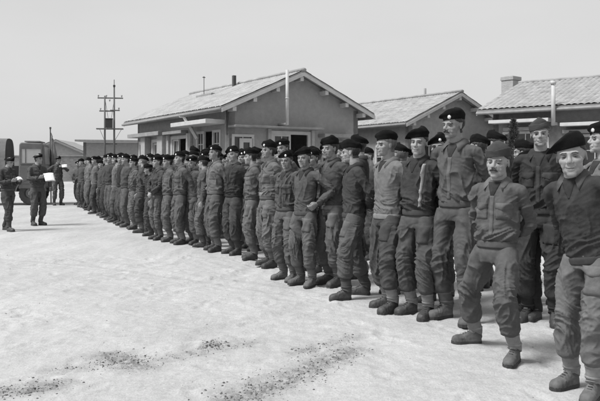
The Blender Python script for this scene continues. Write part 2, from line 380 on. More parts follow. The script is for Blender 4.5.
def person(s):
    """s: dict(loc, rot, h, lod, top, shades..., pose...)  returns the top-level empty"""
    lod = s.get('lod', 0); seed = s.get('seed', 1); rg = random.Random(seed); so = np.array([seed * 3.17 % 50, seed * 7.3 % 50, seed * 1.9 % 50])
    root = thing('person', s['label'], 'person', (s['loc'][0], s['loc'][1], s.get('z', 0)), R(s['rot']), s.get('group'), s.get('h', 1.80) / 1.785)
    build = s.get('build', 1.0 + rg.uniform(-.05, .03))
    vc = (.0075, .0115, .020)[lod]
    # ---- skeleton
    fl = s.get('fl', (.12, -.02, 14)); fr = s.get('fr', (-.12, .03, -14))      # left foot (x>0), right foot
    px = (fl[0] + fr[0]) / 2 + s.get('px', 0); py = (fl[1] + fr[1]) / 2 + .02 + s.get('py', 0)
    hz = .93
    for f, sx in ((fl, 1), (fr, -1)):
        d2 = (f[0] - px - sx * .09) ** 2 + (f[1] + .03 - py) ** 2
        hz = min(hz, .095 + math.sqrt(max(.846 ** 2 - d2, .3)))
    hz -= s.get('sink', 0)
    P = Vector((px, py, hz + .03))
    TR = Euler((R(s.get('lean', 0)), R(s.get('side', 0)), R(s.get('twist', 0)))).to_matrix()   # lean>0 leans back? (rot X)
    def tz(x, y, z): return P + TR @ Vector((x, y, z))
    Nk = tz(0, .025, .53)
    HR = Euler((R(s.get('hp', rg.uniform(-4, 7))), R(s.get('hr', rg.uniform(-6, 6))), R(s.get('hy', 0))), 'XYZ').to_matrix()
    Hc = Nk + HR @ Vector((0, -.048, s.get('neck', .138)))
    Hs = s.get('hscale', 1.01)
    MH = Matrix.Translation(Hc) @ HR.to_4x4() @ Matrix.Diagonal((Hs, Hs, Hs, 1))
    legs = {}
    for f, sx in ((fl, 1), (fr, -1)):
        hip = P + Vector((sx * .092, 0, -.03)); yaw = R(f[2]); fwd = Vector((math.sin(yaw), -math.cos(yaw), 0))
        lift = f[3] if len(f) > 3 else 0
        ank = Vector((f[0], f[1] + .03, .095 + lift))
        kp = f[4] if len(f) > 4 else 0
        kn, ank2 = ik(hip, ank, .43, .42, Vector((sx * .15 + kp, -1, 0)) + fwd * .5)
        legs[sx] = (hip, kn, ank, yaw, lift)
    arms = {}; hd = {}
    for sx, nm in ((1, 'al'), (-1, 'ar')):
        mode = s.get(nm, s.get('arms', 'side'))
        sh = tz(sx * .180, .012, .450)
        jx, jy, jz = rg.uniform(-.01, .01), rg.uniform(-.01, .01), rg.uniform(-.015, .015)
        hand = 'relaxed'; palm = Vector((-sx, 0, 0)); hdir = None
        if mode == 'side': w = sh + TR @ Vector((sx * .07 + jx, .0 + jy, -.535)); pole = Vector((sx * .6, 1, 0))
        elif mode == 'back': w = tz(sx * (.02 + jx), .155 + .02 * sx, .045 + jz); pole = Vector((sx * 1, .18, 0)); hand = 'fist'; palm = Vector((0, 1, 0))
        elif mode == 'akimbo': w = tz(sx * .195, .0, .09); pole = Vector((sx * 1, .45, 0)); hand = 'fist'; palm = Vector((-sx, .2, 0)); hdir = Vector((-sx * .30, -.75, -.60))
        elif mode == 'hip': w = tz(sx * .19, .03, .06); pole = Vector((sx * 1, .6, 0)); hand = 'fist'
        elif mode == 'front': w = tz(sx * .05, -.19, .02 + jz); pole = Vector((sx * 1, .2, 0)); hand = 'fist'; palm = Vector((0, 1, 0))
        elif mode == 'hold': w = tz(sx * .11, -.27, .22); pole = Vector((sx * .7, .3, -1)); hand = 'fist'; palm = Vector((-sx, 0, .8))
        elif mode == 'high': w = tz(sx * .08, -.25, .42); pole = Vector((sx * 1, .1, -.6)); hand = 'fist'; palm = Vector((-sx, 0, .2))
        elif mode == 'pocket': w = tz(sx * .17, -.03, -.03); pole = Vector((sx * 1, .6, 0)); hand = 'relaxed'
        else: w = tz(*mode); pole = Vector((sx * .8, .5, -.2)); hand = 'fist'
        el, w = ik(sh, w, .295, .262, TR @ pole)
        arms[sx] = (sh, el, w, hand, palm); hd[sx] = hdir
    Xh = TR @ Vector((1, 0, 0))
    # ---- blouse / jersey / shirt
    top = s.get('top', 'blouse'); bl = build
    if top == 'jersey': prof = [(-.03, .160, .122, 0), (.03, .162, .124, 0), (.10, .156, .120, 0), (.20, .160, .124, 0), (.33, .172, .128, .005), (.42, .172, .116, .012), (.475, .150, .098, .020), (.515, .105, .080, .026), (.54, .074, .072, .024)]
    else: prof = [(.005, .150, .118, 0), (.035, .160, .128, 0), (.08, .174, .140, 0), (.17, .168, .134, 0), (.32, .173, .131, .005), (.42, .173, .118, .012), (.475, .152, .100, .020), (.515, .108, .082, .026), (.54, .076, .073, .024)]
    prims = [tube([tz(0, y, z) for z, a, b, y in prof], [(a * bl, b * bl) for z, a, b, y in prof], Xh, 28, 3)]
    short = s.get('rolled', False)
    bunch = []
    for sx in (1, -1):
        sh, el, w, hand, palm = arms[sx]
        inn = tz(sx * .09, .018, .462)
        axu = TR @ Vector((0, 1, 0))
        endp = mix(el, w, .12) if short else mix(el, w, .95)
        m1 = mix(sh, el, .45); 
        pts = [inn, sh + TR @ Vector((sx * .006, 0, -.01)), m1, mix(sh, el, .85), mix(el, w, .08)] + ([] if short else [mix(el, w, .45), mix(el, w, .8)]) + [endp]
        rad = [(.058, .050), (.058, .054), (.055, .051), (.052, .048), (.052, .048)] + ([] if short else [(.056, .051), (.048, .044)]) + [(.060, .055) if short else (.036, .034)]
        prims.append(tube(pts, [(a * bl, b * bl) for a, b in rad], axu, 18, 3))
        bunch.append((el, .085, 1.0)); bunch.append((mix(el, w, .8), .07, .7)); bunch.append((tz(sx * .15, 0, .36), .07, .5))
    co, Q, ed = voxel(prims, vc, 3 if lod < 2 else 2)
    nr = normals(co, Q); a0 = (.0075 if top == 'jersey' else .0135) * (1, 1, .8)[lod]
    tl = (co - np.array(P)) @ np.array(TR)      # torso local
    wb = np.exp(-((tl[:, 2] - .08) / .07) ** 2) * (np.hypot(tl[:, 0], tl[:, 1]) < .26) * .9
    for c_, r_, k_ in bunch: wb = np.maximum(wb, k_ * np.exp(-(np.linalg.norm(co - np.array(c_), axis=1) / r_) ** 2))
    wp = gn(co * 4 + so)[:, None] * .10
    q1 = co + wp; q1z = q1.copy(); q1z[:, 2] += .45 * q1[:, 0] * rg.choice((-1, 1))
    f1 = ridge(gn(q1z * [9, 9, 5] + so)); f2 = ridge(gn(q1z * [5, 5, 19] + so + 9)); f3 = gn(co * 26 + so) + 2.2 * ridge(gn(q1z * [11, 11, 30] + so + 55)) * (.3 + .7 * wb)
    fac = np.clip((tl[:, 2] + .1) / .1, 0, 1)
    neckf = np.clip((.50 - tl[:, 2]) / .05, .15, 1) 
    neckf = neckf * np.where(tl[:, 2] > .40, .5, 1)
    hemf = np.clip(np.abs(tl[:, 2] - (.005 if top != 'jersey' else -.03)) / .03, .2, 1)
    co = co + nr * ((a0 * .95 * (1 - wb) * f1 + a0 * 1.3 * wb * f2 + .0024 * f3) * neckf * hemf - .002)[:, None]
    co = smooth(co, ed, 1, .15)
    bo = add({'jersey': 'jersey', 'blouse': 'blouse', 'shirt': 'shirt'}[top], mesh_from('top', co, Q, M[s.get('mt', 'serge')]), root)
    bvh = BVHTree.FromPolygons([tuple(v) for v in co], [tuple(q) for q in Q]) if lod < 2 else None
    # ---- patches on garments
    def patch(nm, bv, Mx, fn, nu, nv, off, mm, par, dirv=(0, 1, 0), back=.006):
        d = (Mx.to_3x3() @ Vector(dirv)).normalized(); T_ = []; B_ = []
        for j in range(nv + 1):
            for i in range(nu + 1):
                x, z = fn(i / nu, j / nv); o_ = Mx @ Vector((x, 0, z)) - d * .6
                h = bv.ray_cast(o_, d, 1.2)
                if h[0] is None: return None
                edge = .4 if (i in (0, nu) or j in (0, nv)) else 1
                T_.append(h[0] - d * off * edge); B_.append(h[0] + d * back)
        n_ = nu + 1; F = [(j * n_ + i, j * n_ + i + 1, (j + 1) * n_ + i + 1, (j + 1) * n_ + i) for j in range(nv) for i in range(nu)]
        K = len(T_); ring = [i for i in range(n_)] + [j * n_ + nu for j in range(1, nv + 1)] + [nv * n_ + i for i in range(nu - 1, -1, -1)] + [j * n_ for j in range(nv - 1, 0, -1)]
        for a, b in zip(ring, ring[1:] + ring[:1]): F.append((b, a, a + K, b + K))
        return add(nm, mesh_from(nm, [tuple(v) for v in T_ + B_], F, mm), par)
    MT = Matrix.Translation(P) @ TR.to_4x4()
    if lod < 2:
        def rect(x0, x1, z0, z1, sag=0, point=0):
            return lambda u, v: (x0 + (x1 - x0) * u, z0 + (z1 - z0) * v - point * (1 - v) * (1 - abs(2 * u - 1)))
        if top == 'blouse':
            for sx in (1, -1):
                pk = patch('pocket', bvh, MT, rect(sx * .09 - .055, sx * .09 + .055, .215, .325, 0, .0), 8, 8, .009, M[s.get('mt')], bo)
                if pk and lod < 2: patch('pocket_flap', bvh, MT, rect(sx * .09 - .059, sx * .09 + .059, .300, .345, 0, .022), 8, 4, .016, M[s.get('mt')], pk)
            patch('button_placket', bvh, MT, rect(-.018, .018, .09, .40), 3, 18, .007, M[s.get('mt')], bo)
        if top == 'shirt' and not s.get('braces'):
            patch('button_placket', bvh, MT, rect(-.016, .016, .05, .40), 3, 18, .005, M[s.get('mt')], bo)
            patch('pocket', bvh, MT, rect(.05, .15, .235, .335), 8, 8, .007, M[s.get('mt')], bo)
        # open neck / undershirt V
        patch('undershirt', bvh, MT, lambda u, v: ((u - .5) * 2 * (.006 + .050 * v), .385 + .125 * v), 6, 8, .003, M[s.get('mu', 'under')], bo)
        if s.get('braces'):
            bw = .011
            for sx in (1,):
                patch('brace_strap', bvh, MT, (lambda sx: lambda u, v: (sx * (.085 + .02 * v) + (u - .5) * 2 * bw, .07 + .40 * v))(sx), 3, 26, .013, M['web'], root)
        if s.get('sleeve_badge'):
            pass
    # collar
    if s.get('collar', True) and lod < 2:
        V = []; n_ = 26
        for i in range(n_ + 1):
            t = -1 + 2 * i / n_; a = t * R(158); fr_ = max(0, abs(t) - .62) / .38
            ca, sa = math.cos(a), math.sin(a)
            inner = (.058 * sa * (1 - .15 * fr_), .030 + .066 * ca - .0 * fr_, .558 - .035 * fr_)
            outer = (.106 * sa + math.copysign(.035, t) * fr_ ** 1.3 * 1.0, .026 + .092 * ca - .045 * fr_, .520 - .075 * fr_ ** 1.4)
            mid = tuple((p_ + q_) / 2 + e for p_, q_, e in zip(inner, outer, (0, 0, .012)))
            low = (outer[0] * .97, outer[1] * 1.0 + .012 * fr_, outer[2] - .010)
            V += [inner, mid, outer, low]
        V = [tuple(tz(*v)) for v in V]
        F = [(4 * i + j, 4 * i + 4 + j, 4 * i + 5 + j, 4 * i + 1 + j) for i in range(n_) for j in range(3)]
        add('collar', mesh_from('collar', V, F, M[s.get('mcol', s.get('mt', 'serge'))]), bo)
    # waistband
    if lod < 2 or True:
        if top == 'jersey': zz = [(-.060, .160, .128), (-.054, .168, .136), (-.02, .168, .135), (-.008, .160, .124)]
        else: zz = [(-.012, .158, .127), (-.006, .165, .134), (.030, .166, .135), (.042, .162, .131)]
        V, F = tube([tz(0, 0, a) for a, b, c_ in zz], [(b * bl, c_ * bl) for a, b, c_ in zz], Xh, 36, 3)
        V = np.array(V); r0 = gn(V * 14 + so) * .003; V += normals_r(V, np.array(P)) * r0[:, None]
        add('waistband', mesh_from('waistband', V, F, M[s.get('mband', s.get('mt', 'serge'))]), bo)
    # ---- trousers
    tp = [(.10, .132, .104), (.04, .142, .112), (-.03, .152, .120), (-.06, .160, .128), (-.12, .156, .122)]
    prims = [tube([P + Vector((0, .005, z)) if z < -.09 else tz(0, .0, z) for z, a, b in tp], [(a * bl, b * bl) for z, a, b in tp], Xh, 26, 3)]
    gait = s.get('gaiter', True)
    for sx in (1, -1):
        hip, kn, ank, yaw, lift = legs[sx]
        if gait:
            pts = [hip + Vector((-sx * .008, 0, -.01)), mix(hip, kn, .3), mix(hip, kn, .7), kn, mix(kn, ank, .3), mix(kn, ank, .50), mix(kn, ank, .62), mix(kn, ank, .68)]
            rad = [(.086, .104), (.092, .105), (.085, .092), (.078, .085), (.079, .086), (.081, .088), (.077, .083), (.057, .060)]
        else:
            pts = [hip + Vector((-sx * .008, 0, -.01)), mix(hip, kn, .3), mix(hip, kn, .7), kn, mix(kn, ank, .35), mix(kn, ank, .7), mix(kn, ank, .95), mix(kn, ank, 1.04)]
            rad = [(.094, .112), (.099, .110), (.089, .096), (.080, .086), (.078, .084), (.080, .086), (.084, .090), (.078, .084)]
        hx = Vector((math.cos(yaw), math.sin(yaw), 0))
        prims.append(tube(pts, [(a * bl, b * bl) for a, b in rad], hx, 22, 3))
    co, Q, ed = voxel(prims, vc, 3 if lod < 2 else 2)
    nr = normals(co, Q); z = co[:, 2]
    wb = .55 * np.exp(-((z - .86) / .06) ** 2)
    for sx in (1, -1):
        hip, kn, ank, yaw, lift = legs[sx]
        for c_, r_, k_ in ((kn, .13, .9), (mix(kn, ank, .55), .13, 1.0)): wb = np.maximum(wb, k_ * np.exp(-(np.linalg.norm(co - np.array(c_), axis=1) / r_) ** 2))
    wp = gn(co * 3.3 + so + 4)[:, None] * .16; q = co + wp; qz = q.copy(); sg = rg.choice((-1, 1)); qz[:, 2] += sg * .7 * np.abs(q[:, 0]) + .4 * q[:, 1]
    f1 = ridge(gn(q * [10, 10, 2.4] + so)); f2 = ridge(gn(qz * [5, 5, 15] + so + 3)); f3 = gn(co * 24 + so)
    top_f = np.clip((P.z - .07 - z) / .10, .0, 1)
    for sx in (1, -1):
        kn_, an_ = legs[sx][1], legs[sx][2]; hm = mix(kn_, an_, .62); dh = np.linalg.norm(co - np.array(hm), axis=1); top_f = top_f * np.clip(.25 + (dh - .07) / .12, .25, 1)
    co = co + nr * ((.0140 * (1 - wb) * f1 + .0135 * wb * f2 + .0065 * ridge(gn(qz * [9, 9, 26] + so + 31)) * (.35 + .65 * wb) + .0030 * f3) * top_f)[:, None]
    co = smooth(co, ed, 1, .3)
    tro = add('trousers', mesh_from('trousers', co, Q, M[s.get('mb', 'serge')]), root)
    if lod < 2 and s.get('mappocket', lod == 0 or rg.random() < .5):
        bv = BVHTree.FromPolygons([tuple(v) for v in co], [tuple(q) for q in Q])
        hip, kn, ank, yaw, lift = legs[1]
        mp_ = mix(hip, kn, .32); MM = Matrix.Translation(mp_) @ Matrix.Rotation(math.atan2((kn - hip).x, -(kn - hip).z), 4, 'Y').to_4x4()
        pk = patch('thigh_pocket', bv, MM, lambda u, v: (-.065 + .14 * u, -.10 + .17 * v), 8, 10, .012, M[s.get('mb', 'serge')], tro)
        if pk: patch('pocket_flap', bv, MM, lambda u, v: (-.070 + .15 * u, .035 + .055 * v - .022 * (1 - v) * (1 - abs(2 * u - 1))), 8, 5, .020, M[s.get('mb', 'serge')], pk)
    # ---- boots, gaiters
    for sx in (1, -1):
        hip, kn, ank, yaw, lift = legs[sx]
        pit = s.get('pitch', {}).get(sx, 0)
        MF = Matrix.Translation((ank.x, ank.y, lift)) @ Matrix.Rotation(yaw, 4, 'Z') @ Matrix.Diagonal((.94, .94, .97, 1)) @ Matrix.Rotation(R(pit), 4, 'X')
        # sections heel->toe : y, halfwidth, z top
        secs = [(.074, .022, .064), (.066, .036, .090), (.040, .043, .120), (.005, .045, .128), (-.03, .045, .116), (-.07, .047, .094), (-.11, .052, .080), (-.15, .053, .076), (-.182, .042, .064), (-.196, .022, .042)]
        V = []; n_ = 16
        for y, w_, zt in secs:
            for i in range(n_):
                a = 2 * math.pi * i / n_; c_, s_ = math.cos(a), math.sin(a)
                V.append((w_ * math.copysign(abs(c_) ** .75, c_), y, .022 + (zt - .022) * max(s_, 0) ** .8 - (.010 if s_ < -.01 else 0)))
        F = [(i * n_ + j, (i + 1) * n_ + j, (i + 1) * n_ + (j + 1) % n_, i * n_ + (j + 1) % n_) for i in range(len(secs) - 1) for j in range(n_)]
        F += [tuple(range(n_)), tuple(range(len(secs) * n_ - 1, (len(secs) - 1) * n_ - 1, -1))]
        V = np.array(V); p2 = [(V, F), tube([(0, .035, .05), (0, .03, .11), (0, .022, .17)], [(.040, .050), (.041, .048), (.043, .049)], n=16)]
        if lod < 2:
            co, Q, ed = voxel(p2, .0062, 2); nr = normals(co, Q); co += nr * (.0022 * gn(co * 45 + so) + .003 * ridge(gn(co * [10, 45, 20] + so)) * np.exp(-((co[:, 1] + .09) / .035) ** 2))[:, None]
        else: co, Q = join(p2)
        co = xf(co, MF); b_ = add('boot', mesh_from('boot', co, Q, M[s.get('mboot', 'boot')]), root)
        if lod < 2:
            V = []; outl = [(.080, 0), (.074, .028), (.045, .045), (0, .047), (-.05, .047), (-.09, .053), (-.13, .058), (-.165, .051), (-.190, .032), (-.203, 0)]
            ring = [(w_, y) for y, w_ in outl] + [(-w_, y) for y, w_ in outl[-2:0:-1]]
            V = [(x, y, z_) for z_ in (.0, .024) for x, y in ring]; k = len(ring)
            F = [(i, (i + 1) % k, k + (i + 1) % k, k + i) for i in range(k)] + [tuple(range(k - 1, -1, -1)), tuple(range(k, 2 * k))]
            add('sole', mesh_from('sole', xf(np.array(V), MF), F, M['sole'], False), b_)
            if lod == 0:
                mb = MB()
                for i in range(4):
                    y = -.028 - i * .021; zz_ = .123 - i * .0125; mb.cyl((-.017, y, zz_), (.017, y - .004, zz_), .0028, n=6)
                V = xf(np.array(mb.V), MF); add('lace', mesh_from('lace', V, mb.F, M['sole']), b_)
        if gait:
            A = Vector(ank) + Vector((0, .0, .03)); B = mix(kn, ank, .60)
            A = MF @ Vector((0, .022, .125)); A0 = MF @ Vector((0, .015, .098))
            V, F = tube([A0, A, mix(A, B, .5), B], [(.054, .066), (.051, .058), (.054, .058), (.058, .060)], MF.to_3x3() @ Vector((1, 0, 0)), 22, 5)
            V = V + (normals_r(V, np.array(mix(A, B, .5)))) * (.0025 * gn(V * 30 + so))[:, None]
            g_ = add('gaiter', mesh_from('gaiter', V, F, M[s.get('mg', 'web_mid')]), root)
            if lod == 0:
                for t_ in (.15, .7):
                    mb = MB(); c_ = mix(A, B, t_); side = (MF.to_3x3() @ Vector((sx, 0, 0)))
                    v2, f2 = tube([c_ - Vector((0, 0, .009)), c_ + Vector((0, 0, .009))], [(.0575, .063), (.0585, .064)], MF.to_3x3() @ Vector((1, 0, 0)), 22, 1); mb.addvf(v2, f2)
                    mb.build('strap', M[s.get('mg', 'web_mid')], g_, True)
    # ---- body (skin): head, neck, trunk, arms, hands, legs in one mesh
    hc, hQ, hed = HEADS[lod]; hc = hc.copy()
    jw = rg.uniform(-.14, .14); nz = rg.uniform(-.005, .006); wd = rg.uniform(-.06, .06); ln = rg.uniform(-.05, .06); fg = rg.uniform(-.004, .004)
    jw = s.get('jaw', jw); nz = s.get('nose', nz)
    wd = s.get('wide', wd)
    def morph(co):
        co = co.copy(); t = np.clip(-co[:, 2] / .09, 0, 1); face = np.clip((-.02 - co[:, 1]) / .04, 0, 1)
        t = t * np.clip((co[:, 2] + .15) / .04, 0, 1)
        co[:, 0] *= 1 + wd + jw * t; co[:, 2] *= 1 + ln * (np.abs(co[:, 2]) < .14)
        wn = np.exp(-(co[:, 0] / .016) ** 2 - ((co[:, 2] + .022) / .022) ** 2) * (co[:, 1] < -.08); co[:, 1] -= nz * wn; co[:, 1] += fg * np.exp(-((co[:, 2] - .03) / .03) ** 2) * face + .004 * gn(co * 9 + so) * face; co[:, 0] += .003 * gn(co * 8 + so + 7)
        return co
    hc = morph(hc)
    if s.get('smile'):
        w_ = np.exp(-((np.abs(hc[:, 0]) - .026) / .010) ** 2 - ((hc[:, 2] + .062) / .010) ** 2) * (hc[:, 1] < -.05); hc[:, 2] += .006 * w_
        w_ = np.exp(-((np.abs(hc[:, 0]) - .038) / .014) ** 2 - ((hc[:, 2] + .028) / .016) ** 2) * (hc[:, 1] < -.04); hc[:, 1] -= .006 * w_
    parts = [(xf(hc, MH), hQ)]
    prims = [tube([tz(0, 0, -.05), tz(0, 0, .15), tz(0, .005, .33), tz(0, .012, .42), tz(0, .02, .47), tz(0, .03, .56)], [(.10, .07), (.11, .07), (.13, .09), (.12, .08), (.08, .06), (.052, .052)], Xh, 16, 2)]
    for sx in (1, -1):
        sh, el, w, hand, palm = arms[sx]
        prims.append(tube([tz(sx * .07, .018, .41), sh - TR @ Vector((sx * .012, 0, .012)), mix(sh, el, .5), el, mix(el, w, .3), mix(el, w, .97), w], [.034, .036, .036, .032, .036, .027, .025], TR @ Vector((0, 1, 0)), 14, 3))
        hip, kn, ank, yaw, lift = legs[sx]
        prims.append(tube([P + Vector((sx * .06, 0, 0)), hip, mix(hip, kn, .5), kn, mix(kn, ank, .4), ank], [.06, .064, .058, .046, .046, .034], (1, 0, 0), 14, 2))
    bc, bQ, bed = voxel(prims, .011 if lod < 2 else .02, 3)
    parts.append((bc, bQ))
    for sx in (1, -1):
        sh, el, w, hand, palm = arms[sx]
        ax = (el - w).normalized() if hd[sx] is None else -(TR @ hd[sx]).normalized(); pn = palm; pn = (pn - ax * ax.dot(pn)).normalized()
        h_, q_, e_ = HANDS[(hand, 2 if lod == 2 else 0)]
        yv = ax.cross(pn)   # right hand: X=pn, Z=ax, Y=Z x X
        h2 = h_.copy()
        if sx > 0: h2[:, 1] *= -1; h2 = h2.copy()
        # rebuild the frame so that the thumb points forward / up
        fr_ = Vector((0, -1, 0.2))
        thumb_dir = (-yv) if sx < 0 else yv
        Mx = Matrix(((pn.x, yv.x, ax.x, w.x), (pn.y, yv.y, ax.y, w.y), (pn.z, yv.z, ax.z, w.z), (0, 0, 0, 1)))
        q2 = q_[:, ::-1] if sx > 0 else q_
        parts.append((xf(h2, Mx), q2))
    V, F = join([(a, [tuple(q) for q in b]) for a, b in parts])
    # material index: brows / lips on head faces
    mi = np.zeros(len(F), dtype=np.int32)
    fc = hc[hQ].mean(axis=1); x, y, z = fc.T
    ax_ = np.abs(x)
    brow = (y < -.055) & (np.abs(z - (.0225 + .003 * np.sin((ax_ - .012) * 80) - (ax_ > .042) * .004)) < .0033) & (ax_ > .012) & (ax_ < .05)
    lips = (y < -.06) & (ax_ < .024) & (z < -.0555) & (z > -.0725) & (np.abs(z + .064) < .0085 * (1 - (ax_ / .027) ** 2))
    mi[:len(hQ)][brow] = 1; mi[:len(hQ)][lips] = 2
    if s.get('smile'):
        teeth = (y < -.06) & (ax_ < .018) & (np.abs(z + .0640) < .0040); mi[:len(hQ)][teeth] = 3
    body = add('body', mesh_from('body', V, F, [M['skin'], M['brow'], M['lip'], M['eyewhite']], True, mi.tolist()), root)
    # ---- eyes
    rg_eye = s.get('eye', .34 if s.get('smile') else rg.uniform(.34, .46))
    if lod < 2:
        for sx in (1, -1):
            V, F = ell((0, 0, 0), (.0125, .0125, .0125), (R(90), 0, 0), 12, 12)
            V = V * np.array([1.05, 1, rg_eye]); V += np.array([sx * .030 * (1 + wd), -.0685, .0030])
            fcn = np.array([V[list(f)].mean(axis=0) for f in F]) - np.array([sx * .030 * (1 + wd), -.0685, .0030])
            idx = [(1 if (abs(a) < .0046 and b < -.006) else 0) for a, b, c_ in fcn]
            add('eye', mesh_from('eye', xf(V, MH), F, [M['eyewhite'], M['iris']], True, idx), root)
            # upper lid
            V, F = tube([(sx * .030 * (1 + wd) - .017, -.072, .005), (sx * .030 * (1 + wd) - .007, -.0788, .0085), (sx * .030 * (1 + wd) + .007, -.0788, .0085), (sx * .030 * (1 + wd) + .017, -.071, .005)], [.0014, .0022, .0022, .0014], (0, 0, 1), 8, 3)
            add('eyelid', mesh_from('eyelid', xf(V, MH), F, M['skin']), root)
    # ---- hair
    hq = HEADS[min(lod + 0, 2)]; 
    hh = hc; hn = normals(hh, hQ)
    fx, fy, fz = fc.T
    hl = s.get('hairlow', -.045)
    sel = (fz > np.where(fy > .03, hl - .02, np.where(fy > -.012, hl + .035 + .0 * fy, .03 + (-.012 - fy) * .5))) & ~((np.abs(fx) > .072) & (fz < .028) & (fz > -.05) & (np.abs(fy - .012) < .028) ) & (fz < .10)
    sel &= ~((fy < -.045) & (fz < .055)); sel &= ~((fy < .022) & (fz < .012))
    idx = np.unique(hQ[sel]); mp2 = -np.ones(len(hh), int); mp2[idx] = np.arange(len(idx))
    if len(idx) > 10:
        inset = np.zeros(len(hh)); cnt_all = np.bincount(hQ.ravel(), minlength=len(hh)); cnt_s = np.bincount(hQ[sel].ravel(), minlength=len(hh)); inter = cnt_s == cnt_all
        off = np.where(inter, .007, -.001) + .0025 * gn(hh * [60, 60, 18] + so)
        hv = hh + hn * off[:, None]
        add('hair', mesh_from('hair', xf(hv[idx], MH), mp2[hQ[sel]], M[s.get('mhair', 'hair_dark')]), root)
    if s.get('tache'):
        prs = []
        for sx in (1, -1): prs.append(tube([(sx * .001, -.0965, -.045), (sx * .014, -.0955, -.048), (sx * .028, -.084, -.057)], [.0065, .0078, .0032], (0, 0, 1), 10, 4))
        V, F = join(prs); V += (gn(V * 120)[:, None]) * .0015
        add('moustache', mesh_from('moustache', xf(V, MH), F, M['hair_dark']), root)
    # ---- headgear
    hat = s.get('hat', 'beret')
    if hat == 'beret':
        drop = s.get('drop', 1.0) * rg.uniform(.85, 1.1); big = s.get('big', 1.04) * rg.uniform(.94, 1.04); tall = s.get('tall', rg.uniform(.95, 1.12))
        K = [(-.004, .97, 0, 0), (0, 1.0, 0, 0), (.013, 1.02, 0, 0), (.024, 1.08, -.008, .004), (.034, 1.18 * big, -.020, .022), (.043, 1.24 * big, -.030, .044), (.053, 1.20 * big, -.034, .050), (.064, 1.0, -.024, .036), (.071, .68, -.012, .016), (.074, .3, -.004, .004), (.074, .04, 0, .0)]
        K = np.array(K); sub = 3 if lod < 2 else 1
        kk = np.interp(np.linspace(0, len(K) - 1, (len(K) - 1) * sub + 1)[:, None].repeat(4, 1).ravel(), np.arange(len(K)), np.arange(len(K)))  # dummy
        T_ = np.linspace(0, len(K) - 1, (len(K) - 1) * sub + 1); KK = np.stack([np.interp(T_, np.arange(len(K)), K[:, j]) for j in range(4)], 1)
        for _ in range(3 if lod < 2 else 0): KK[3:-2] = .5 * KK[3:-2] + .25 * (KK[2:-3] + KK[4:-1])
        n_ = 40 if lod < 2 else 18; V = []
        cx, cy = 0, .010
        for zo, sc, shx, dr in KK:
            for i in range(n_):
                a = 2 * math.pi * i / n_; x = math.cos(a); y = math.sin(a)
                X_ = cx + .0815 * (1 + wd) * x * sc + shx * drop; Y_ = cy + .102 * y * (1 + (sc - 1) * ((.42 if y < 0 else .75) if sc > 1 else 1))
                zz = .052 + .012 * x + (.002 if y < 0 else -.022) * abs(y) + zo * tall + zo * .22 * x
                zz -= dr * drop * max(0, -x * .9 + .1 + .15 * y) ** 1.2
                zz += .10 * zo * max(0, -y) * max(0, zo - .02) / .08 * min(1, max(0, x + .8))
                V.append((X_, Y_, zz))
        V = np.array(V); kR = len(KK)
        F = [(i * n_ + j, i * n_ + (j + 1) % n_, (i + 1) * n_ + (j + 1) % n_, (i + 1) * n_ + j) for i in range(kR - 1) for j in range(n_)] + [tuple(range((kR - 1) * n_, kR * n_))]
        e_ = []
        wgt = np.clip((np.repeat(KK[:, 0], n_) - .02) / .03, 0, 1)
        V += (wgt * .012)[:, None] * np.stack([gn(V * 17 + so), gn(V * 17 + so + 11), gn(V * 17 + so + 23)], 1)
        be = add('beret', mesh_from('beret', xf(V, MH), F, M['beret']), root)
        if s.get('badge', True):
            mb = MB(); c0 = Vector((.034 * (1 + wd), -.088, .076)); nd = Vector((.34, -.94, .15)).normalized()
            up = Vector((0, 0, 1)); up = (up - nd * nd.dot(up)).normalized(); rt = up.cross(nd)
            k = 14; ring = [(math.cos(2 * math.pi * i / k) * (1 + .12 * (i % 2)), math.sin(2 * math.pi * i / k) * (1 + .12 * (i % 2))) for i in range(k)]
            if lod < 2:
                V = [c0 + rt * (a * .0135) + up * (b * .016) + nd * d for d in (-.006, .005) for a, b in ring] + [c0 + nd * .009]
                F = [(i, (i + 1) % k, k + (i + 1) % k, k + i) for i in range(k)] + [(k + i, k + (i + 1) % k, 2 * k) for i in range(k)]
            else:
                V = [c0 + rt * (a * .015) + up * (b * .018) + nd * d for d in (-.006, .006) for a, b in ring[::2]]; k2 = 7
                F = [(i, (i + 1) % k2, k2 + (i + 1) % k2, k2 + i) for i in range(k2)] + [tuple(range(k2, 2 * k2))]
            add('badge', mesh_from('badge', xf(np.array([tuple(v) for v in V]), MH), F, M['badge']), be)
    elif hat == 'cap':
        def capring(KK, n_=40):
            V = []
            for zo, sx_, sy_ in KK:
                for i in range(n_):
                    a = 2 * math.pi * i / n_; x = math.cos(a); y = math.sin(a)
                    V.append((.083 * x * sx_ - .10 * zo, .010 + .103 * y * sy_, .048 + zo + (.0 if y < 0 else -.008) * abs(y) + .010 * x))
            V = np.array(V); kR = len(KK)
            F = [(i * n_ + j, i * n_ + (j + 1) % n_, (i + 1) * n_ + (j + 1) % n_, (i + 1) * n_ + j) for i in range(kR - 1) for j in range(n_)] + [tuple(range((kR - 1) * n_, kR * n_))]
            return V, F
        def dens(K): 
            K = np.array(K); T_ = np.linspace(0, len(K) - 1, (len(K) - 1) * 3 + 1); return np.stack([np.interp(T_, np.arange(len(K)), K[:, j]) for j in range(3)], 1)
        V, F = capring(dens([(-.004, .97, .97), (0, 1, 1), (.04, .99, 1.02), (.07, .80, 1.0), (.092, .42, .94), (.102, .12, .86), (.100, .02, .8)])); V += .002 * gn(V * 25 + so)[:, None]
        be = add('side_cap', mesh_from('side_cap', xf(V, MH), F, M['cap']), root)
        V, F = capring(dens([(-.002, 1.03, 1.03), (.02, 1.05, 1.045), (.046, 1.04, 1.05), (.048, 1.0, 1.01)])); F = F[:-1]
